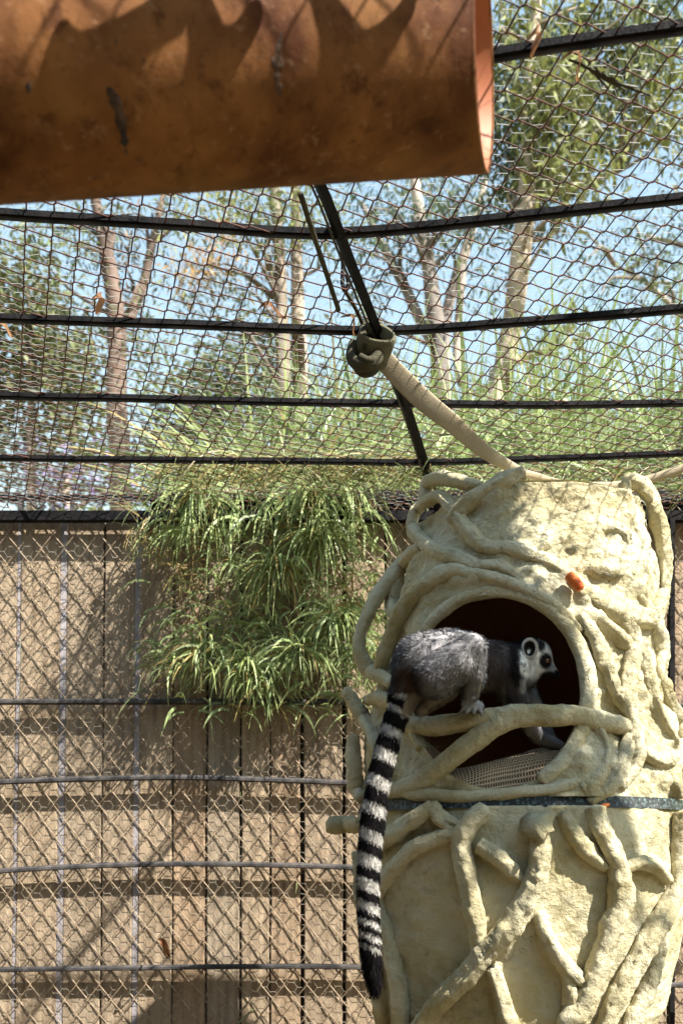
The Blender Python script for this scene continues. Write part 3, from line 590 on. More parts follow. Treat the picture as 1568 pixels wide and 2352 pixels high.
def lem_col(V, N, jit=True):
    x, y = pix(V); j = RNG.normal(size=len(V))*7 if jit else 0; Y = V[:, 1]
    c = np.tile([.315, .30, .305], (len(V), 1))
    def put(w, col): c[:] = c*(1-w[:, None])+np.array(col)*w[:, None]
    def blob(cx, cy, rx, ry, s=.35): return 1-smooth(1-s, 1+s, np.sqrt(((x+j*.6-cx)/rx)**2+((y+j*.6-cy)/ry)**2))
    put(smooth(1075, 1110, x+j)*(1-smooth(1200, 1215, x))*(Y > 1.862-(x > 1120)*.2), (.125, .10, .094))           # shoulder and arm, browner
    put(blob(935, 1575, 36, 44), (.11, .072, .055))                                       # brown rump
    put(blob(1060, 1560, 40, 50, .6)*.45, (.42, .40, .395))
    put(smooth(1580, 1604, y+j)*(x > 945)*(x < 1060)*(Y > 1.84)*(y < 1640), (.42, .36, .28))      # pale belly
    put(smooth(1560, 1590, y+j)*(x > 1095)*(x < 1160)*(y < 1640), (.40, .34, .27))
    put(smooth(1600, 1616, y+j)*(x > 1050)*(x < 1112)*(y < 1660)*(Y < 1.9), (.30, .29, .285))                # feet
    put(blob(1272, 1704, 26, 16, .4)*(y > 1680), (.50, .48, .46)); put(smooth(1290, 1304, x+j*.5)*(y > 1690), (.04, .035, .035))
    put(blob(1228, 1614, 20, 20)*(Y > 1.95), (.5, .47, .44))
    head = smooth(1182, 1192, x+j*.5+(y-1500)*-.05)*(y < 1585)
    put(blob(1186, 1520, 20, 62, .3)*(y < 1575), (.018, .016, .017))                          # dark collar
    put(head*smooth(1188, 1196, x+j*.6)*(1-smooth(0, 14, y+j*1.2-1540-(x-1195)*.62)), (.80, .77, .70))
    put(blob(1212, 1580, 18, 22, .5)*(y > 1558)*(Y < 1.96), (.30, .27, .235))
    put(blob(1206, 1466, 34, 17, .3), (.02, .018, .02)); put(blob(1242, 1483, 10, 15, .3), (.02, .018, .02))   # crown
    put(blob(1190, 1470, 24, 22, .3)*(x < 1202), (.02, .018, .02))
    put(blob(1262, 1533, 12, 9, .4)*.8, (.26, .28, .31))
    put(blob(1252, 1518, 15, 19, .2), (.012, .010, .010))                                      # eye patch
    put(blob(1264, 1554, 26, 13, .25)+0*x, (.02, .018, .02)); put(smooth(1270, 1274, x)*(y > 1538)*(y < 1560), (.015, .013, .014))
    t = (y > 1592) & (x < np.interp(y, tail_y, tail_x)+48) & (Y < 1.93) & (x < np.maximum(975-(y-1592)*.3, 925))
    dx = x-np.interp(y, tail_y, tail_x); yy = y-dx*.42+j*.4
    k = np.searchsorted(BL, yy); dark = (k % 2 == 1)
    tc = np.where(dark[:, None], [.013, .011, .012], [.66, .62, .57]); c[t] = tc[t]
    early = t & (y < 1650) & (dx > 8) & (y < 1640); c[early] = [.34, .29, .23]
    return c
LN = normals(LV)
M_skin = mat('lemur_coat', (1, 1, 1), None, .9, attr=True, spec=.1)
lemur = mesh('lemur', LV, LF, M_skin, col=lem_col(LV, LN, False))
tag(lemur, 'grey ring-tailed lemur crouching on the perch with its banded tail hanging down', 'lemur')
M_fur = mat('lemur_fur', (1, 1, 1), None, .8, attr=True, spec=.08)
_t = M_fur.node_tree; _a = _t.nodes.new('ShaderNodeAttribute'); _a.attribute_name = 'coat_normal'; _n = _t.nodes.new('ShaderNodeVectorMath'); _n.operation = 'NORMALIZE'
_t.links.new(_a.outputs['Vector'], _n.inputs[0]); _t.links.new(_n.outputs[0], _t.nodes['Principled BSDF'].inputs['Normal'])
# coat of short hairs
tri = np.vstack([LF[:, [0, 1, 2]], LF[:, [0, 2, 3]]]); a, b, c = LV[tri[:, 0]], LV[tri[:, 1]], LV[tri[:, 2]]
ar = np.linalg.norm(np.cross(b-a, c-a), axis=1); NH = 120000
ti = RNG.choice(len(tri), NH, p=ar/ar.sum()); r1, r2 = np.sqrt(RNG.random(NH)), RNG.random(NH)
HP = a[ti]*(1-r1)[:, None]+b[ti]*(r1*(1-r2))[:, None]+c[ti]*(r1*r2)[:, None]; HN = normals(HP); hx, hy = pix(HP)
flow = np.tile([-.55, -.05, -.75], (NH, 1)); tl = (hy > 1610) & (hx < 960); flow[tl] = [.0, -.1, -1.5]
hd = (hx > 1192) & (hy < 1590); flow[hd] = [-.8, -.1, -.5]; arm = (hx > 1120) & ~hd; flow[arm] = [.1, -.1, -1]
ln = np.full(NH, .0085); ln[tl] = .0075 + .006*smooth(2150, 2270, hy[tl]); ln[hd] = .0055; ln[arm] = .0095; ln[(hx > 1236) & hd] = .003; ln[(hx > 1262) & hd] = .0012
ln[(hy > 1608) & (hx > 1045)] = .004; ln[(hy > 1690) & (hx > 1180)] = .005
bare = (((hx-1253)/10)**2+((hy-1518)/12)**2 < 1) & hd; ln[bare] = .0008
ln *= .65+.7*RNG.random(NH)
# hair lies in tufts
tuft = np.stack([vn(HP, 95), vn(HP+3, 95), vn(HP+6, 95)], 1)
d0 = HN*.62+flow*.55+tuft*.55+RNG.normal(size=(NH, 3))*.16; d0 /= np.linalg.norm(d0, axis=1)[:, None]
d1 = d0+flow*.7; d1 /= np.linalg.norm(d1, axis=1)[:, None]
sd = np.cross(d0, RNG.normal(size=(NH, 3))); sd /= np.linalg.norm(sd, axis=1)[:, None]; w = (.00036*(.6+.8*RNG.random(NH)))[:, None]
p0 = HP-HN*.001; p1 = p0+d0*(ln*.55)[:, None]; p2 = p1+d1*(ln*.5)[:, None]
HV = np.stack([p0-sd*w, p0+sd*w, p1+sd*w*.8, p1-sd*w*.8, p2], 1).reshape(-1, 3); o = np.arange(NH)[:, None]*5
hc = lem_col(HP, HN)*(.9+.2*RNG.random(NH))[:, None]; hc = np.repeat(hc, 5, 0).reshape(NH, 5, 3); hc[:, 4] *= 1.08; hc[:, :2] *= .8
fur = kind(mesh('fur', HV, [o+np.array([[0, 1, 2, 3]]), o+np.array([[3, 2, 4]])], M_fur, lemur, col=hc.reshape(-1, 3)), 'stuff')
sn = HN*.9+RNG.normal(size=(NH, 3))*.18+tuft*.22; at = fur.data.attributes.new('coat_normal', 'FLOAT_VECTOR', 'POINT'); at.data.foreach_set('vector', np.repeat(sn, 5, 0).astype(np.float32).ravel())
def hitY(px, py, Y0=1.80, Y1=2.02):
    Ys = np.arange(Y0, Y1, .0008); d = sdf(np.array([P(px, py, y) for y in Ys])); k = np.argmax(d < 0); return Ys[k] if d[k] < 0 else None
def ball(name, c, r, m, parent, sc=(1, 1, 1), n=16, col=None):
    th, ph = np.meshgrid(np.linspace(0, 2*np.pi, n*2, endpoint=False), np.linspace(0, np.pi, n), indexing='ij'); th, ph = th.ravel(), ph.ravel()
    D = np.stack([np.sin(ph)*np.cos(th), np.cos(ph), np.sin(ph)*np.sin(th)], 1); V = c+D*np.array(sc)*r
    i = np.arange(2*n)[:, None]*n; j = np.arange(n-1)[None]; i2 = ((np.arange(2*n)+1) % (2*n))[:, None]*n
    Q = np.stack([i+j, i2+j, i2+j+1, i+j+1], -1).reshape(-1, 4); return mesh(name, V, Q, m, parent, col=col(D) if col else None)
M_eye = mat('eye', (1, 1, 1), None, .06, attr=True, spec=.7)
ey = hitY(1254, 1518)
def eyecol(D):
    r = np.hypot(D[:, 0]-.25, D[:, 2]); c = np.tile([.006, .005, .005], (len(D), 1)); c[(r < .66) & (D[:, 1] < 0)] = [.20, .06, .012]; c[(r < .34) & (D[:, 1] < 0)] = [.004, .004, .004]; return c
ball('eye', P(1255, 1518, ey+.0022), .0062, M_eye, lemur, col=eyecol)
M_nose = mat('lemur_nose', (.012, .011, .012), None, .35, spec=.5)
nz_ = P(1280, 1550, 1.95); ball('nose', nz_, .0055, M_nose, lemur, (1, 1.1, .85))
# ear: a cupped shell, pale outside and dark within
ew = hitY(1217, 1490); ec = P(1216, 1490, ew)
u_, v_ = np.array([.93, -.30, .18]), np.array([-.15, -.12, .98]); nrm = np.cross(u_, v_); nrm /= np.linalg.norm(nrm); nrm = nrm if nrm[1] < 0 else -nrm
V, cc, n = [], [], 28
for rr in np.linspace(0, 1, 10):
    for t in np.linspace(0, 2*np.pi, n, endpoint=False):
        V.append(ec+u_*.0125*rr*math.cos(t)*(1+.1*math.sin(t))+v_*.0165*rr*math.sin(t)+nrm*(.001+.009*rr**2*(1-.30*math.cos(t))))
        cc.append([.78, .75, .68] if rr > .93 else ([.012, .010, .010] if rr < .80 else [.20, .18, .16]))
for t in np.linspace(0, 2*np.pi, n, endpoint=False):
    V.append(ec+u_*.010*math.cos(t)+v_*.0135*math.sin(t)-nrm*.006); cc.append([.5, .47, .42])
i = np.arange(10)[:, None]*n; j = np.arange(n); Q = np.stack([i+j, i+(j+1) % n, i+n+(j+1) % n, i+n+j], -1).reshape(-1, 4)
mesh('ear', np.array(V), Q, M_skin, lemur, col=np.array(cc))
NE = 1800; t = RNG.random(NE)*2*np.pi; e0 = ec+u_[None]*(.0125*np.cos(t))[:, None]+v_[None]*(.0165*np.sin(t))[:, None]+nrm*(.008*RNG.random(NE)-.001)[:, None]
dd = u_[None]*np.cos(t)[:, None]+v_[None]*np.sin(t)[:, None]+nrm*.4+RNG.normal(size=(NE, 3))*.5; dd /= np.linalg.norm(dd, axis=1)[:, None]; sw = np.cross(dd, RNG.normal(size=(NE, 3))); sw /= np.linalg.norm(sw, axis=1)[:, None]
V = np.stack([e0-sw*.0004, e0+sw*.0004, e0+dd*.0052], 1).reshape(-1, 3); kind(mesh('ear_fur', V, np.arange(3*NE).reshape(-1, 3), M_skin, lemur, col=np.tile([.78, .75, .68], (3*NE, 1))), 'stuff')
wh = [sweep(spline([P(1268, 1545, 1.944), P(1268+dx*.5, 1545+dy*.5-2, 1.935), P(1268+dx, 1545+dy, 1.925)], .01), .00018, 3) for dx, dy in ((14, 14), (8, 18), (20, 8), (12, -30))]
V, Fs = join(wh); mesh('whisker', V, Fs, M_nose, lemur)
# ------------------------------------------------------------------ hanging barrel
TA, TB, TR = -.40, -.3078, .10
tc_ = np.array([.15096, 1.05, EYE+.82768]); td = np.array([-math.cos(TA)*math.cos(TB), math.sin(TA)*math.cos(TB), math.sin(TB)])
te1 = np.cross(td, [0, 0, 1.]); te1 /= np.linalg.norm(te1); te2 = np.cross(te1, td)
def barrel_mat():
    m = mat('orange_fibreglass', (.070, .022, .006), (.225, .095, .030), .75, 14, 14, .4, 60, lo=.32, hi=.68, spec=.12, bdist=.003)
    t = m.node_tree; N, L = t.nodes, t.links; b = N['Principled BSDF']; base = b.inputs['Base Color'].links[0].from_socket
    co = N.new('ShaderNodeTexCoord'); cur = base
    for sc, st, lo, hi, c, f in ((55, (1, 1, 1.6), .57, .70, (.33, .19, .11), .5), (90, (1, 1, 1), .55, .68, (.045, .015, .005), .6), (26, (1, 1, 1), .56, .66, (.05, .014, .004), .7), (9, (.6, 1, 1), .52, .72, (.19, .10, .025), .5)):
        mp = N.new('ShaderNodeMapping'); mp.inputs['Scale'].default_value = st; L.new(co.outputs['Object'], mp.inputs[0])
        n1 = N.new('ShaderNodeTexNoise'); n1.inputs['Scale'].default_value = sc; n1.inputs['Detail'].default_value = 10; n1.inputs['Roughness'].default_value = .7; L.new(mp.outputs[0], n1.inputs['Vector'])
        r = N.new('ShaderNodeMapRange'); r.inputs[1].default_value = lo; r.inputs[2].default_value = hi; r.inputs[4].default_value = f; L.new(n1.outputs['Fac'], r.inputs[0])
        mx = N.new('ShaderNodeMix'); mx.data_type = 'RGBA'; L.new(r.outputs[0], mx.inputs['Factor']); L.new(cur, mx.inputs['A']); mx.inputs['B'].default_value = (*c, 1); cur = mx.outputs['Result']
    L.new(cur, b.inputs['Base Color']); return m
M_barrel = barrel_mat(); M_barrel_in = mat('orange_inside', (.26, .075, .028), (.36, .12, .05), .6, 5, 4)
barrel = empty('hanging_barrel', 'big orange brown fibreglass tube hung overhead with one open end', 'tube')
def ring(s, r, n=160):
    t = np.linspace(0, 2*np.pi, n, endpoint=False); o = r*(np.cos(t)[:, None]*te1+np.sin(t)[:, None]*te2)
    cut = np.array([-math.cos(.2189)*math.cos(.0184), math.sin(.2189)*math.cos(.0184), math.sin(.0184)])   # the end is sawn a little askew
    return tc_+td*s+o-td*((o@cut)/(td@cut))[:, None]
def tube(name, ss, rs, m):
    n = 160; V = np.vstack([ring(s, r) for s, r in zip(ss, rs)]); i = np.arange(len(ss)-1)[:, None]*n; j = np.arange(n); j2 = (j+1) % n
    return mesh(name, V, np.stack([i+j, i+n+j, i+n+j2, i+j2], -1).reshape(-1, 4), m, barrel)
tube('shell', np.linspace(.002, .95, 60), np.full(60, TR), M_barrel)
tube('inner_shell', [.003, .3, .95], [TR-.0035]*3, M_barrel_in)
tube('rim', [.003, 0, 0, .003], [TR-.0036, TR-.003, TR-.001, TR+.0003], M_barrel)
def tubehit(px, py, r=TR):
    d = np.array([(px-XC)/F, 1, (YH-py)/F]); o = np.array([0, 0, EYE])-tc_; dp = d-td*(d@td); op = o-td*(o@td)
    A_, B_, C_ = dp@dp, 2*dp@op, op@op-r*r; D = B_*B_-4*A_*C_; t = (-B_-math.sqrt(max(D, 0)))/(2*A_); return np.array([0, 0, EYE])+d*t
M_scar = mat('black_scuff', (.015, .010, .008), (.10, .05, .025), .8, 60, 5, .8, 90)
SC = [[(62, 165, 2), (66, 200, 5), (60, 235, 3)], [(262, 60, 3), (266, 100, 5), (262, 160, 4)], [(240, 190, 4), (258, 220, 7), (272, 250, 10), (284, 310, 8), (296, 395, 1)], [(325, 100, 2), (330, 150, 5), (322, 190, 3), (335, 235, 5)],
      [(650, 60, 2), (640, 110, 7), (636, 170, 9), (642, 215, 5), (646, 245, 2)], [(215, 205, 2), (245, 225, 4), (262, 222, 2)], [(690, 112, 1), (700, 108, 3), (712, 112, 1)], [(470, 392, 1), (490, 398, 3), (508, 405, 1)]]
for s in SC:
    q = spline(np.array([(a, b, c*1.5) for a, b, c in s], float), 5.); C = np.array([tubehit(x, y, TR-.0004) for x, y, w in q]); w = q[:, 2]*C[:, 1]/F*(1+.5*vn(q*.08, 1))
    n = C-tc_; n -= td*(n@td)[:, None]; n /= np.linalg.norm(n, axis=1)[:, None]
    V, Fs = sweep(C, np.maximum(w, .0004), 8, flat=(1, .16), up=n); mesh('scuff', V, Fs, M_scar, barrel)
# unseen hose loops, laid toward the sun to cast shadow arcs on the barrel
hang = tag(empty('shadow_hose', 'dark hose loops over the barrel that hold it under the roof', 'hose'), 'dark hose loops over the barrel that hold it under the roof', 'hose')
def overtube(pts, t, r):
    C = spline(np.array([tubehit(x, y)+SUN*k for (x, y), k in zip(pts, t)]), .02); V, Fs = sweep(C, r, 10); mesh('hose_loop', V, Fs, M_hose2, hang)
overtube([(395, -90), (445, -10), (470, 70), (474, 160), (464, 260), (450, 330)], [.2]*6, .0080)
overtube([(680, -90), (745, 10), (784, 100), (796, 190), (784, 290), (770, 340)], [.2]*6, .0075)
overtube([(440, -40), (330, 50), (230, 120), (140, 195), (60, 290)], [.2]*5, .0070)
overtube([(450, 0), (380, 70), (310, 130), (255, 185), (200, 260)], [.21]*5, .0032)
overtube([(255, 60), (300, 95), (360, 85), (420, 60)], [.2]*4, .0030)

# ------------------------------------------------------------------ fire hose strap, knot, stick and cord
hose = empty('canvas_strap', 'tan flat canvas hose strap knotted to the roof rib and running behind the house top', 'strap')
q = spline(np.array([(866, 806, 19), (880, 826, 22), (963, 911, 23), (1042, 976, 20), (1110, 1035, 16), (1190, 1082, 11), (1232, 1094, 8), (1300, 1112, 8), (1400, 1116, 9), (1465, 1107, 10), (1520, 1092, 10), (1600, 1062, 10), (1700, 1010, 10)], float), 7.)
Yq = np.interp(q[:, 0], [868, 1010, 1190, 1300, 1465, 1700], [1.985, 2.02, 2.10, 2.2, 2.24, 2.2]); C = np.array([P(x, y, Y) for (x, y, r), Y in zip(q, Yq)])
fl = np.interp(q[:, 0], [868, 1100, 1200, 1700], [.07, .10, .8, .8]); r = q[:, 2]*C[:, 1]/F
T = np.gradient(C, axis=0); T /= np.linalg.norm(T, axis=1)[:, None]; U = -(C-np.array([0, 0, EYE])); U -= T*(U*T).sum(1)[:, None]; U /= np.linalg.norm(U, axis=1)[:, None]; Bn = np.cross(T, U)
th = np.linspace(0, 2*np.pi, 14, endpoint=False); ct, st = np.sign(np.cos(th))*np.abs(np.cos(th))**.8, np.sin(th)
V = (C[:, None]+r[:, None, None]*(ct[None, :, None]*Bn[:, None]+st[None, :, None]*U[:, None]*fl[:, None, None])).reshape(-1, 3)
i = np.arange(len(C)-1)[:, None]*14; j = np.arange(14); mesh('strap_band', V, np.stack([i+j, i+(j+1) % 14, i+14+(j+1) % 14, i+14+j], -1).reshape(-1, 4), M_hose, hose)
YK = 1.965
def cuff():
    c0, c1 = P(866, 764, YK-.035), P(846, 826, YK+.012); ax = (c1-c0)/np.linalg.norm(c1-c0); e1 = np.cross(ax, [0, 1., 0]); e1 /= np.linalg.norm(e1); e2 = np.cross(ax, e1); n = 40
    V = []
    for t, rr in ((.35, .026), (.0, .030), (-.04, .034), (.02, .037), (.3, .0375), (.7, .036), (.95, .036), (1.0, .033), (1.0, .02)):
        for a in np.linspace(0, 2*np.pi, n, endpoint=False):
            V.append(c0+(c1-c0)*t*(1+.10*math.cos(a-.6))+rr*(1+.06*math.cos(3*a))*(math.cos(a)*e1+.75*math.sin(a)*e2)-ax*.006*math.cos(a+.5))
    i = np.arange(8)[:, None]*n; j = np.arange(n); return np.array(V), [np.stack([i+j, i+(j+1) % n, i+n+(j+1) % n, i+n+j], -1).reshape(-1, 4)]
mesh('knot_cuff', *cuff(), mat('grey_green_canvas', (.19, .18, .115), (.13, .12, .075), .9, 20, 6, .6, 420), hose)
K = lambda x, y, d=0: P(x, y, YK+d)
for pts, r in (([K(812, 792, -.01), K(805, 818, -.02), K(822, 838, -.03), K(850, 836, -.035), K(868, 820, -.03), K(872, 800, -.01)], .0135), ([K(815, 815, .01), K(822, 845, 0), K(842, 853, -.01), K(862, 842, -.005), K(868, 815, .01)], .0125),
               ([K(828, 820, -.035), K(845, 828, -.042), K(862, 822, -.035)], .010), ([K(842, 800, -.03), K(832, 770, -.028), K(838, 748, -.012), K(858, 738, 0), K(876, 758, .01)], .010)):
    mesh('knot_loop', *sweep(spline(pts, .006), r, 12, flat=(1, .75)), M_hose2, hose)
stick = tag(mesh('stick', *sweep(spline([roofpt(690, 400)+(0, 0, -.03), roofpt(718, 490)+(0, 0, -.03), roofpt(777, 674)+(0, 0, -.03)], .02), .0045, 10), M_hose2), 'thin brown stick hanging beside the roof rib above the knot', 'stick')
cord = tag(mesh('cord', *sweep(spline([K(838, 760), K(822, 720, -.05), K(800, 680, -.1), K(788, 662, -.12)], .02), .004, 8), M_hose2), 'short dark cord rising from the knot to the wire hook', 'cord')
tag(mesh('wire_hook', *sweep(spline([K(784, 575, -.12), K(788, 610, -.12), K(786, 650, -.12), K(794, 668, -.12), K(800, 650, -.12), K(796, 630, -.12)], .006), .0042, 8), M_dark), 'black twisted hook hanging from the roof mesh above the cord', 'hook')
# ------------------------------------------------------------------ dry leaves caught in the mesh
M_dry = mat('dry_leaf', (.17, .07, .03), (.30, .16, .075), .7, 30, 3, transl=.3)
def dryleaf(a, b, w, label, curl=.004):
    a, b = np.array(a), np.array(b); d = b-a; L_ = np.linalg.norm(d); d /= L_; s = np.cross(d, [.2, -1, .3]); s /= np.linalg.norm(s); up = np.cross(s, d); V = []
    for t in np.linspace(0, 1, 11):
        ww = w*math.sin(math.pi*min(1, t*.93+.04))**.8; c = a+d*L_*t+up*curl*4*math.sin(t*5)
        V += [c-s*ww+up*curl, c, c+s*ww+up*curl]
    i = np.arange(10)[:, None]*3; j = np.array([0, 1]); Q = np.stack([i+j, i+j+1, i+j+4, i+j+3], -1).reshape(-1, 4)
    tag(mesh('dry_leaf', np.array(V), Q, M_dry), label, 'leaf', 'dry leaves caught on the cage')
up_ = np.array([0, 0, .012])
dryleaf(roofpt(592, 700)-up_, roofpt(658, 703)-up_, .006, 'long flat orange dry leaf lying on the roof mesh left of the rib')
dryleaf(roofpt(210, 672)-up_, roofpt(236, 696)-up_, .009, 'small dark orange dry leaf on the roof mesh above the forked trunk')
dryleaf(roofpt(780, 716)-up_, P(828, 762, YK-.03), .005, 'curved orange dry leaf stuck in the top of the strap knot')
dryleaf(roofpt(1208, 72)-up_, roofpt(1236, 88)-up_, .008, 'small brown dry leaf under the topmost crossbar beside the barrel')
dryleaf(roofpt(1288, 118)-up_, roofpt(1345, 142)-up_, .006, 'narrow brown dry leaf hanging just below the topmost crossbar')
dryleaf(roofpt(-12, 738)-up_, roofpt(34, 748)-up_, .009, 'pale dry leaf at the left end of the third crossbar')
dryleaf(P(362, 2158, 2.97), P(392, 2194, 2.965), .010, 'crumpled orange dry leaf caught in the chain link wall near the bottom crossbar', .012)
dryleaf(P(700, 1172, 2.93), P(722, 1142, 2.92), .006, 'thin reddish dry leaf standing up from the hanging grass')
tw = [sweep(spline([roofpt(1330+40*a, 120+18*a+8*b)-up_, roofpt(1370+30*a, 150+14*a-6*b)-up_, roofpt(1420+40*a, 178+8*a+12*b)-up_], .02), .0016, 5) for a, b in ((0, 0), (.4, .6), (.9, -.4), (1.3, .3), (-.6, .8), (1.8, .5))]
V, Fs = join(tw); tag(mesh('twig_bundle', V, Fs, M_hose2), 'thin brown twigs tangled on the roof mesh below the topmost right crossbar', 'twigs')
# ------------------------------------------------------------------ grass
def blades(R, D, L, Wd, droop, n=6):
    """curved tapering ribbons; R roots, D directions, droop = how fast they bow to the ground"""
    k = len(R); D = D/np.linalg.norm(D, axis=1)[:, None]; p = R.copy(); d = D.copy(); st = L/n
    sd = np.cross(d, RNG.normal(size=(k, 3))*.6+np.array([0, 1, .1])); sd /= np.linalg.norm(sd, axis=1)[:, None]+1e-9; V = []
    for i in range(n+1):
        w = Wd*(1-(i/n)**1.6)*(.55+.45*min(1, i/1.5)) if i < n else Wd*.04
        V += [p-sd*w[:, None], p+sd*w[:, None]]
        d = d+np.array([0, 0, -1.])*(droop/n)[:, None]+RNG.normal(size=(k, 3))*.05; d /= np.linalg.norm(d, axis=1)[:, None]; p = p+d*st[:, None]
        sd = sd-d*(sd*d).sum(1)[:, None]; sd /= np.linalg.norm(sd, axis=1)[:, None]+1e-9
    V = np.stack(V, 1).reshape(-1, 3); o = (np.arange(k)*(2*n+2))[:, None]; j = np.arange(n)*2
    return V, [np.stack([o+j, o+j+1, o+j+3, o+j+2], -1).reshape(-1, 4)], 2*n+2
def grasscol(n, dry=.12, base=(.31, .38, .155)):
    c = np.array(base)*(.6+.75*RNG.random((n, 1)))*np.array([1, 1, 1])+RNG.normal(size=(n, 3))*.008
    k = RNG.random(n) < dry; c[k] = np.array([.38, .29, .11])*(.6+.6*RNG.random((k.sum(), 1))); return np.clip(c, .01, 1)
def mk(name, label, cat, sets, dry, base=(.31, .38, .155)):
    pr, cs = [], []
    for R, D, L, Wd, dr in sets:
        V, Fs, m = blades(R, D, L, Wd, dr); pr.append((V, Fs)); cs.append(np.repeat(grasscol(len(R), dry, base), m, 0))
    V, Fs = join(pr); return kind(tag(mesh(name, V, Fs, M_grass, smooth=False, col=np.vstack(cs)), label, cat), 'stuff')
def rnd(n, a, b): return a+(b-a)*RNG.random(n)
sets = []
def hang_set(n, x0, x1, y0, y1, L0, L1, out, dr, spread=.5, w=.0024, dens=None):
    x = rnd(n, x0, x1); y = rnd(n, y0, y1); Y = rnd(n, 2.925, 2.99)
    if dens: k = RNG.random(n) < dens(x, y); x, y, Y = x[k], y[k], Y[k]; n = len(x)
    R = np.stack([(x-XC)*Y/F, Y, EYE+(YH-y)*Y/F], 1); D = np.stack([RNG.normal(size=n)*spread*1.5, -np.abs(RNG.normal(size=n))*out*.7-.05, RNG.normal(size=n)*.6+.45], 1)
    sets.append((R, D, rnd(n, L0, L1), w*(.5+RNG.random(n)), dr*(.6+.8*RNG.random(n))))
fill = lambda x, y: np.clip((x-290-(y < 1400)*(y-1150)*.25)/330, .03, 1)*np.clip(1.25-np.abs(y-1400)/330, 0, 1)*(.35+.65*(np.sin(x*.035+y*.011)*np.sin(y*.021-x*.009) > -.45))
hang_set(240, 350, 870, 1110, 1200, .12, .26, .6, 3.0, .5, .0038, lambda x, y: np.clip((x-330)/200, .25, 1))
hang_set(1150, 300, 872, 1200, 1540, .05, .15, .7, 2.2, .8, .0038, fill)
hang_set(640, 320, 870, 1380, 1640, .05, .14, .8, 2.0, 1.1, .0040, fill)
for cx, cy, n, L1, dx in ((450, 1135, 55, .24, -.2), (720, 1130, 70, .26, 0), (800, 1110, 40, .24, .1), (560, 1530, 90, .16, 0), (470, 1490, 70, .15, -.5), (690, 1500, 110, .16, 0), (770, 1420, 80, .18, .1), (640, 1300, 70, .20, 0), (740, 1230, 80, .26, 0), (430, 1220, 40, .16, -.4), (400, 1520, 35, .12, -.9), (840, 1500, 50, .16, .3), (590, 1560, 60, .14, .2)):
    Y = rnd(n, 2.91, 2.98); x = cx+RNG.normal(size=n)*12; y = cy+RNG.normal(size=n)*10; R = np.stack([(x-XC)*Y/F, Y, EYE+(YH-y)*Y/F], 1)
    D = np.stack([dx+RNG.normal(size=n)*.75, -np.abs(RNG.normal(size=n))*.8-.1, RNG.normal(size=n)*.5+.45], 1); sets.append((R, D, rnd(n, L1*.5, L1*1.15), .0040*(.5+RNG.random(n)), rnd(n, 1.4, 3.4)))
mk('hanging_grass', 'long green grass hanging through the chain link wall left of the house', 'grass', sets, .12)
sets = []
n = 90; x = rnd(n, 300, 520); y = 1185+(x-300)*.9+RNG.normal(size=n)*22; Y = rnd(n, 2.9, 2.98); R = np.stack([(x-XC)*Y/F, Y, EYE+(YH-y)*Y/F], 1)
sets.append((R, np.stack([.35-RNG.random(n), -.3*RNG.random(n), -RNG.normal(size=n)*.5-.1], 1), rnd(n, .06, .16), np.full(n, .0016), rnd(n, .2, 1.2)))
n = 60; x = rnd(n, 420, 860); y = rnd(n, 1130, 1500); Y = rnd(n, 2.92, 2.98); R = np.stack([(x-XC)*Y/F, Y, EYE+(YH-y)*Y/F], 1)
sets.append((R, np.stack([RNG.normal(size=n)*.4, -.3*RNG.random(n), RNG.normal(size=n)*.5], 1), rnd(n, .08, .2), np.full(n, .0013), rnd(n, .5, 2)))
mk('dry_stems', 'straw coloured dry grass stems straggling across the wall mesh', 'dry grass', sets, .8)
sets = []
def bank_set(n, x0, x1, y0, y1, L0, L1, w, dr, zf=None):
    x = rnd(n, x0, x1); y = rnd(n, y0, y1); R = np.stack([x, y, np.zeros(n)], 1); R[:, 2] = bank_z(R)-.02
    D = np.stack([RNG.normal(size=n)*.35, RNG.normal(size=n)*.35-.15, np.ones(n)], 1); sets.append((R, D, rnd(n, L0, L1), w*(.5+RNG.random(n)), dr*(.4+RNG.random(n))))
bank_set(3600, -.6, 2.0, 3.25, 4.2, .25, .66, .0062, 1.7)
bank_set(4200, -.5, 2.6, 3.9, 5.6, .55, 1.15, .0085, 1.6)
bank_set(300, .1, 2.6, 3.6, 5.2, .8, 1.2, .010, 1.1)
bank_set(420, -.5, 2.0, 3.14, 3.3, .12, .40, .0035, 3.0)
bank_set(160, -1.6, -.5, 3.4, 4.6, .3, .9, .004, 1.4)
mk('bank_grass', 'tall sunlit grass growing on the bank beyond the cage', 'grass', sets, .06, (.26, .32, .115))
sets = []
n = 800; x = rnd(n, 380, 1000); y = rnd(n, 1072, 1120); Y = F*(CZ-EYE)/(YH-y); R = np.stack([(x-XC)*Y/F, Y, np.full(n, CZ+.004)], 1); R[:, 2] += .05*RNG.random(n)
sets.append((R, np.stack([RNG.normal(size=n), -.4+RNG.normal(size=n)*.5, .35*RNG.random(n)], 1), rnd(n, .06, .2), np.full(n, .002), rnd(n, .8, 2)))
n = 260; x = rnd(n, 1000, 1640); y = rnd(n, 1085, 1150); Y = F*(CZ-EYE)/(YH-y); R = np.stack([(x-XC)*Y/F, Y, np.full(n, CZ+.004)], 1); R[:, 2] += .05*RNG.random(n)
sets.append((R, np.stack([RNG.normal(size=n), -.4+RNG.normal(size=n)*.5, .35*RNG.random(n)], 1), rnd(n, .06, .2), np.full(n, .002), rnd(n, .8, 3)))
mk('matted_grass', 'matted yellow green grass lying on the roof mesh along the wall top', 'grass', sets, .35, (.20, .23, .08))
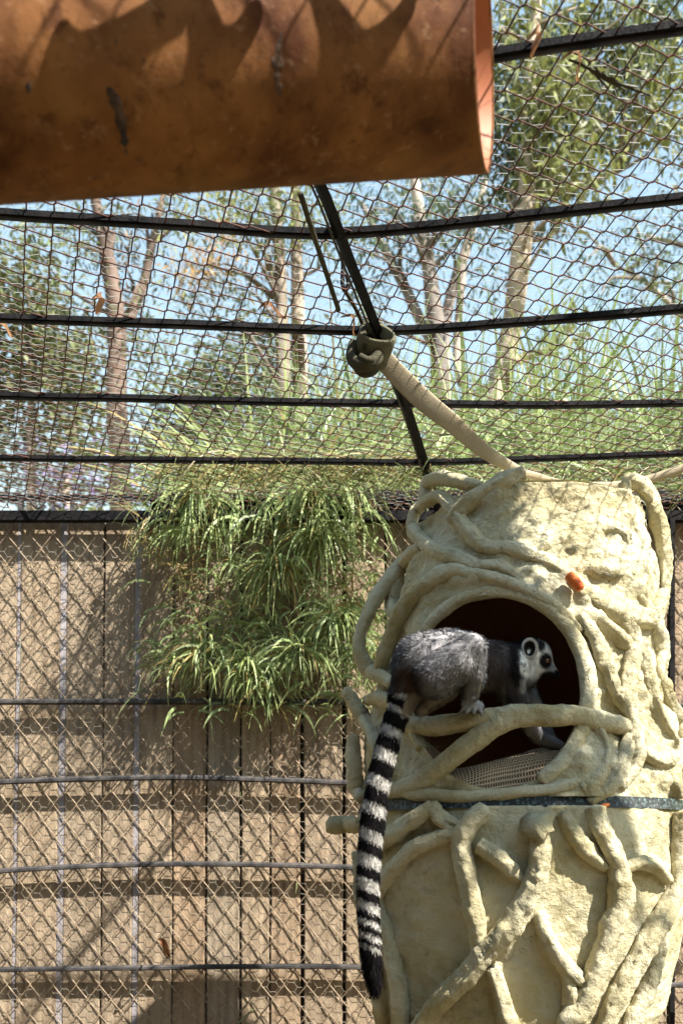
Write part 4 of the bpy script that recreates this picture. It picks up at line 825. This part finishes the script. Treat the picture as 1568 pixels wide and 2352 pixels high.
# ------------------------------------------------------------------ trees
def leaves(C, L, Wd, droop=.8):
    """one four-sided drooping leaf per centre"""
    n = len(C); d = np.stack([RNG.normal(size=n), RNG.normal(size=n), RNG.normal(size=n)*.5-droop*1.6], 1); d /= np.linalg.norm(d, axis=1)[:, None]
    s = np.cross(d, RNG.normal(size=(n, 3))); s /= np.linalg.norm(s, axis=1)[:, None]; L = (L*(.6+.8*RNG.random(n)))[:, None]; w = (Wd*(.6+.8*RNG.random(n)))[:, None]
    V = np.stack([C, C+d*L*.4+s*w, C+d*L, C+d*L*.45-s*w], 1).reshape(-1, 3); return V, (np.arange(n)*4)[:, None]+np.array([[0, 1, 2, 3]])
def tree(name, label, Y, trunks, blobs, leafcol, L, Wd, bark=(.3, .24, .19), droop=.8, branches=14, dep=1.0, group='trees beyond the cage', spread=.22):
    t = empty(name, label, 'tree', group); root_ = None; allc = []
    t.location = (0, 0, 0)
    for ti, tr in enumerate(trunks):
        pts = [P(x, y, Y)+np.array([0, .25*ti*(k > 0), 0]) for k, (x, y, r) in enumerate(tr)]; rs = [r*Y/F for x, y, r in tr]
        q = spline(np.column_stack([np.array(pts), rs]), .25); C, r = q[:, :3], np.maximum(q[:, 3], .008)
        V, Fs = sweep(C, r, 12, bump=lambda V, i, th: .10*fbm(V, 4, 2)); b = np.array(bark)
        nn = fbm(V*np.array([1, 1, .3]), 3., 3); col = b[None]*(1+.5*nn[:, None]); pal = smooth(.05, .5, nn+.3*vn(V, 1.1)); col = col*(1-pal[:, None]*.6)+np.array([.5, .43, .36])*(b.mean()/.22)*pal[:, None]*.6
        mesh('trunk' if ti == 0 else 'limb', V, Fs, M_bark, t, col=np.clip(col, .02, .8)); allc.append(C)
    allc = np.vstack(allc); cen, cols = [], []
    tw = []
    for bl in blobs:
        x, y, rx, ry, n = bl[:5]; cl = np.array(bl[5] if len(bl) > 5 else leafcol); c0 = P(x, y, Y+RNG.normal()*dep*.5); sx, sz = rx*Y/F, ry*Y/F
        n = int(n*(.85 if Y == 12.0 else .6)); m = max(3, n//22); u = RNG.normal(size=(m, 3)); u *= (RNG.random(m)**.4/np.linalg.norm(u, axis=1))[:, None]; cc = c0+u*np.array([sx, min(sx, sz)*dep, sz])
        k = RNG.integers(m, size=n); p = cc[k]+RNG.normal(size=(n, 3))*np.array([spread, spread, spread*1.25])*Y/14; cen.append(p)
        cols.append(np.clip(cl*(.55+.8*RNG.random((n, 1)))*(.75+.5*RNG.random(m)[k])[:, None]+RNG.normal(size=(n, 3))*.006, .005, 1))
        for ci in RNG.choice(m, min(m, max(1, branches*n//1500)), replace=False):
            e = cc[ci]; s = allc[np.argmin(np.linalg.norm(allc-e-np.array([0, 0, -.6]), axis=1))]; md = (s+e)/2+RNG.normal(size=3)*.15+np.array([0, 0, .15]); q = spline([s, md, e], .3)
            tw.append(sweep(q, np.linspace(.035, .008, len(q))*Y/14, 5))
    C = np.vstack(cen); V, Q = leaves(C, L, Wd, droop)
    kind(mesh('crown', V, Q, M_leaf, t, smooth=False, col=np.repeat(np.vstack(cols), 4, 0)), 'stuff')
    if tw: V, Fs = join(tw); kind(mesh('twigs', V, Fs, M_bark, t, col=np.tile(np.array(bark)*.7, (len(V), 1))), 'stuff')
    return t
gY = lambda Y: YH+F*EYE/Y
DEAD = (.42, .25, .09)
G1, G2, G3 = (.12, .145, .055), (.19, .205, .065), (.085, .115, .06)
tree('eucalyptus_tree', 'tall tree with a forked pinkish brown trunk behind the left of the cage roof', 14.0,
     [[(282, gY(14), 34), (276, 1130, 26), (270, 1000, 25), (268, 880, 24), (270, 780, 21), (262, 680, 20), (245, 590, 17), (228, 500, 13), (205, 380, 9), (190, 280, 5)], [(268, 740, 16), (292, 700, 13), (318, 640, 11), (335, 570, 10), (352, 490, 8), (372, 400, 5)]],
     [(190, 520, 60, 60, 420), (130, 600, 70, 90, 420), (260, 520, 40, 60, 260, (.10, .08, .05)), (330, 520, 60, 40, 240), (270, 720, 50, 50, 380, (.09, .085, .05)), (340, 790, 50, 50, 380, G1), (320, 690, 30, 40, 120), (60, 520, 60, 50, 300), (290, 600, 18, 60, 100, DEAD), (420, 500, 60, 40, 300, G2)], G1, .16, .016, (.17, .125, .105), spread=.20)
tree('eucalyptus_tree', 'tree with two close upright trunks and orange dead sprays left of the rib', 13.0,
     [[(652, gY(13), 22), (650, 900, 17), (648, 760, 15), (645, 650, 14), (640, 560, 13), (632, 420, 10), (620, 300, 6)], [(690, gY(13), 26), (688, 900, 19), (684, 760, 17), (681, 650, 15), (679, 560, 14), (676, 420, 11), (674, 300, 6)]],
     [(520, 470, 90, 40, 500, G2), (610, 500, 50, 70, 520, G1), (690, 480, 60, 50, 460, G2), (450, 620, 36, 30, 260, DEAD), (510, 600, 46, 26, 260, DEAD), (600, 590, 22, 40, 160, DEAD), (450, 670, 42, 34, 280, G1), (530, 690, 34, 60, 240, G2), (610, 760, 60, 50, 420, G1), (660, 800, 40, 50, 240, G2), (740, 500, 40, 50, 260, G1), (510, 520, 30, 30, 120, DEAD)], G1, .15, .014, (.20, .17, .14), spread=.16)
tree('eucalyptus_tree', 'grey tree of several leaning stems that spread from one base right of the knot', 15.0,
     [[(1012, gY(15), 30), (1012, 900, 24), (1006, 780, 22), (996, 700, 19), (985, 620, 17), (972, 540, 15), (955, 440, 11), (940, 320, 6)], [(1004, 800, 15), (975, 730, 13), (938, 650, 12), (905, 590, 11), (870, 520, 9), (830, 440, 6)], [(1012, 820, 16), (1030, 700, 14), (1048, 620, 13), (1075, 540, 12), (1105, 440, 9), (1130, 340, 5)], [(1060, 880, 12), (1062, 760, 11), (1066, 660, 10), (1078, 560, 8)]],
     [(850, 480, 60, 60, 480, G3), (930, 520, 60, 50, 420, G3), (1010, 500, 60, 60, 420, G1), (1100, 500, 60, 50, 420, G3), (880, 620, 60, 50, 240, G3), (830, 690, 40, 50, 220, G3), (1120, 640, 60, 50, 260, G3), (960, 440, 80, 40, 420, G1), (1050, 440, 70, 40, 420, G3), (800, 560, 30, 50, 200, G1)], G3, .16, .017, (.24, .215, .20), spread=.20)
tree('eucalyptus_tree', 'tallest pale barked tree with a dense drooping crown at the upper right', 12.0,
     [[(1120, gY(12), 34), (1140, 980, 26), (1154, 870, 25), (1172, 760, 24), (1186, 660, 23), (1198, 560, 22), (1208, 460, 20), (1214, 330, 18), (1216, 200, 16), (1228, 60, 12), (1240, -80, 8)], [(1176, 830, 12), (1210, 800, 11), (1250, 785, 9), (1290, 772, 7), (1320, 760, 4)], [(1140, 880, 10), (1105, 860, 8), (1075, 840, 6), (1055, 800, 4)], [(1212, 380, 11), (1290, 350, 9), (1380, 320, 7), (1450, 300, 4)], [(1216, 230, 10), (1300, 140, 8), (1400, 80, 6), (1500, 20, 4)]],
     [(1200, 90, 70, 70, 700, G2), (1180, 250, 50, 80, 520, G3), (1310, 60, 90, 60, 820, G1), (1280, 200, 80, 70, 900, G2), (1340, 270, 60, 70, 620, G1), (1220, 400, 80, 60, 680, G2), (1330, 390, 60, 70, 520, G2), (1420, 150, 70, 60, 620, G1), (1500, 100, 70, 80, 620, G3), (1520, 220, 60, 60, 460, G2), (1540, 320, 40, 60, 260, G1), (1440, 270, 60, 40, 320, G3), (1400, 30, 100, 40, 480, G2), (1530, 20, 60, 40, 300, G1), (1160, 360, 40, 40, 280, G3), (1285, 760, 36, 26, 180, G2),
      (1150, 160, 40, 60, 300, G1), (1260, 320, 60, 60, 480, G1), (1210, 470, 70, 40, 300, G3)], G2, .17, .020, (.36, .31, .25), spread=.21)
tree('eucalyptus_tree', 'sparse tree of small hanging leaf clusters against the open sky at the right edge', 17.0,
     [[(1640, gY(17), 24), (1650, 900, 18), (1660, 600, 14), (1640, 300, 8)], [(1652, 800, 9), (1560, 690, 7), (1480, 620, 5), (1420, 590, 3)], [(1655, 600, 8), (1580, 520, 6), (1500, 500, 4)]],
     [(1420, 590, 30, 50, 160, G3), (1390, 690, 26, 30, 90, G3), (1500, 560, 40, 40, 200, G3), (1480, 640, 36, 46, 200, G1), (1440, 520, 30, 40, 150, G3), (1330, 590, 24, 40, 90, G3), (1550, 640, 30, 60, 200, G3), (1540, 480, 30, 40, 150, G3), (1510, 740, 30, 24, 120, G3), (1620, 400, 60, 120, 500, G1), (1330, 500, 26, 30, 80, G3)], G3, .17, .018, (.35, .3, .26), spread=.2)
def round_tree(label, Y, x, y0, blobs, col, nm='bushy_tree', L=.22, Wd=.05):
    tree(nm, label, Y, [[(x, gY(Y), 14), (x+4, y0+120, 10), (x, y0+40, 6)]], blobs, col, L, Wd, (.2, .16, .13), .3, 6, 1.0, 'bushy trees far beyond the cage', .24)
OL = (.125, .135, .055)
round_tree('dense olive green bushy tree at the far left edge behind the roof mesh', 22, 70, 760, [(50, 640, 80, 70, 900), (90, 740, 90, 70, 1100), (60, 860, 100, 90, 1300), (150, 840, 70, 80, 900), (200, 880, 60, 70, 600), (40, 980, 90, 80, 900), (180, 980, 80, 70, 700), (-20, 740, 70, 110, 700)], OL)
round_tree('round topped olive tree in the middle distance right of the forked trunk', 26, 500, 880, [(480, 870, 70, 50, 900), (560, 850, 60, 60, 800), (420, 920, 60, 50, 700), (500, 950, 110, 70, 1300), (620, 930, 80, 80, 900), (360, 1000, 60, 60, 500), (450, 1050, 120, 60, 900), (700, 940, 70, 90, 700)], (.11, .13, .06))
round_tree('grey green bushy tree low behind the forked trunk at the left', 30, 260, 1010, [(320, 1020, 60, 60, 500), (220, 1080, 90, 60, 700), (90, 1090, 110, 60, 900), (340, 1110, 100, 50, 700), (150, 1160, 160, 60, 900), (20, 1050, 60, 60, 400), (420, 1140, 90, 60, 600)], (.10, .115, .075))
round_tree('lilac flowering tree glimpsed low at the left behind the mesh', 24, 150, 1060, [(95, 1090, 30, 24, 160), (180, 1085, 34, 22, 150), (120, 1120, 30, 16, 110), (255, 1060, 20, 30, 80), (300, 1105, 20, 20, 70), (60, 1060, 26, 30, 80)], (.27, .22, .42), 'flowering_tree', .16, .05)
round_tree('wide hazy green tree far behind the grass bank at the right', 34, 1300, 1000, [(1100, 960, 100, 50, 500), (1250, 1010, 140, 50, 700), (1480, 1010, 140, 50, 700), (850, 930, 100, 70, 800), (960, 1000, 120, 50, 600), (1600, 1000, 100, 60, 400)], (.11, .14, .06))
# added bough out of view, its leaves laid to shade the house's left side
bough = empty('shade_bough', 'added leafy bough out of view over the cage roof, shaped to shade the house', 'tree')
shade = np.array([(860, 1250), (940, 1240), (985, 1280), (1050, 1345), (1140, 1400), (1215, 1440), (1262, 1470), (1262, 1560), (1250, 1625), (1225, 1690), (1160, 1740), (1080, 1800), (1010, 1860), (990, 1990), (970, 2140), (950, 2260), (920, 2400), (860, 2420)], float)
def inpoly(x, y, Pn):
    c = np.zeros(len(x), bool); n = len(Pn)
    for i in range(n):
        (x1, y1), (x2, y2) = Pn[i], Pn[i-1]; k = (y1 > y) != (y2 > y); c ^= k & (x < (x2-x1)*(y-y1)/(y2-y1+1e-9)+x1)
    return c
n = 17000; x = rnd(n, 760, 1360); y = rnd(n, 1030, 2420); k = inpoly(x, y, shade)
gap = ((((x-835)/40)**2+((y-1500)/110)**2) < 1) | ((((x-890)/22)**2+((y-1390)/50)**2) < 1) | ((((x-820)/30)**2+((y-1610)/40)**2) < 1) | ((((x-1000)/60)**2+((y-1300)/14)**2) < 1) | ((((x-900)/26)**2+((y-2110)/60)**2) < 1)
k &= ~(gap & (RNG.random(n) < .93)); x, y = x[k], y[k]
tgt = np.array([surf(min(max(a, 850), 1500), b) for a, b in zip(x, y)]); tgt[:, 0] += (x-np.clip(x, 850, 1500))*1.9/F
zt = EYE+1.60+.25*RNG.random(len(x)); C = tgt+SUN[None]*((zt-tgt[:, 2])/SUN[2])[:, None]
V, Q = leaves(C, .042, .011, .1); kind(mesh('crown', V, Q, M_leaf, bough, smooth=False, col=np.repeat(np.array([.08, .10, .045])*(.6+.8*RNG.random((len(C), 1))), 4, 0)), 'stuff')
for e in C[RNG.choice(len(C), 8, replace=False)]:
    V, Fs = sweep(spline([(2.6, .9, 2.2), (1.9, .9, EYE+1.75), tuple(e)], .1), .01, 6); mesh('limb', V, Fs, M_bark, bough, col=np.tile([.25, .2, .16], (len(V), 1)))
V, Fs = sweep(spline([(2.7, 1.0, 0), (2.65, .95, 1.2), (2.6, .9, 2.2), (2.7, 1.0, 4)], .2), .09, 12); mesh('trunk', V, Fs, M_bark, bough, col=np.tile([.3, .25, .2], (len(V), 1)))
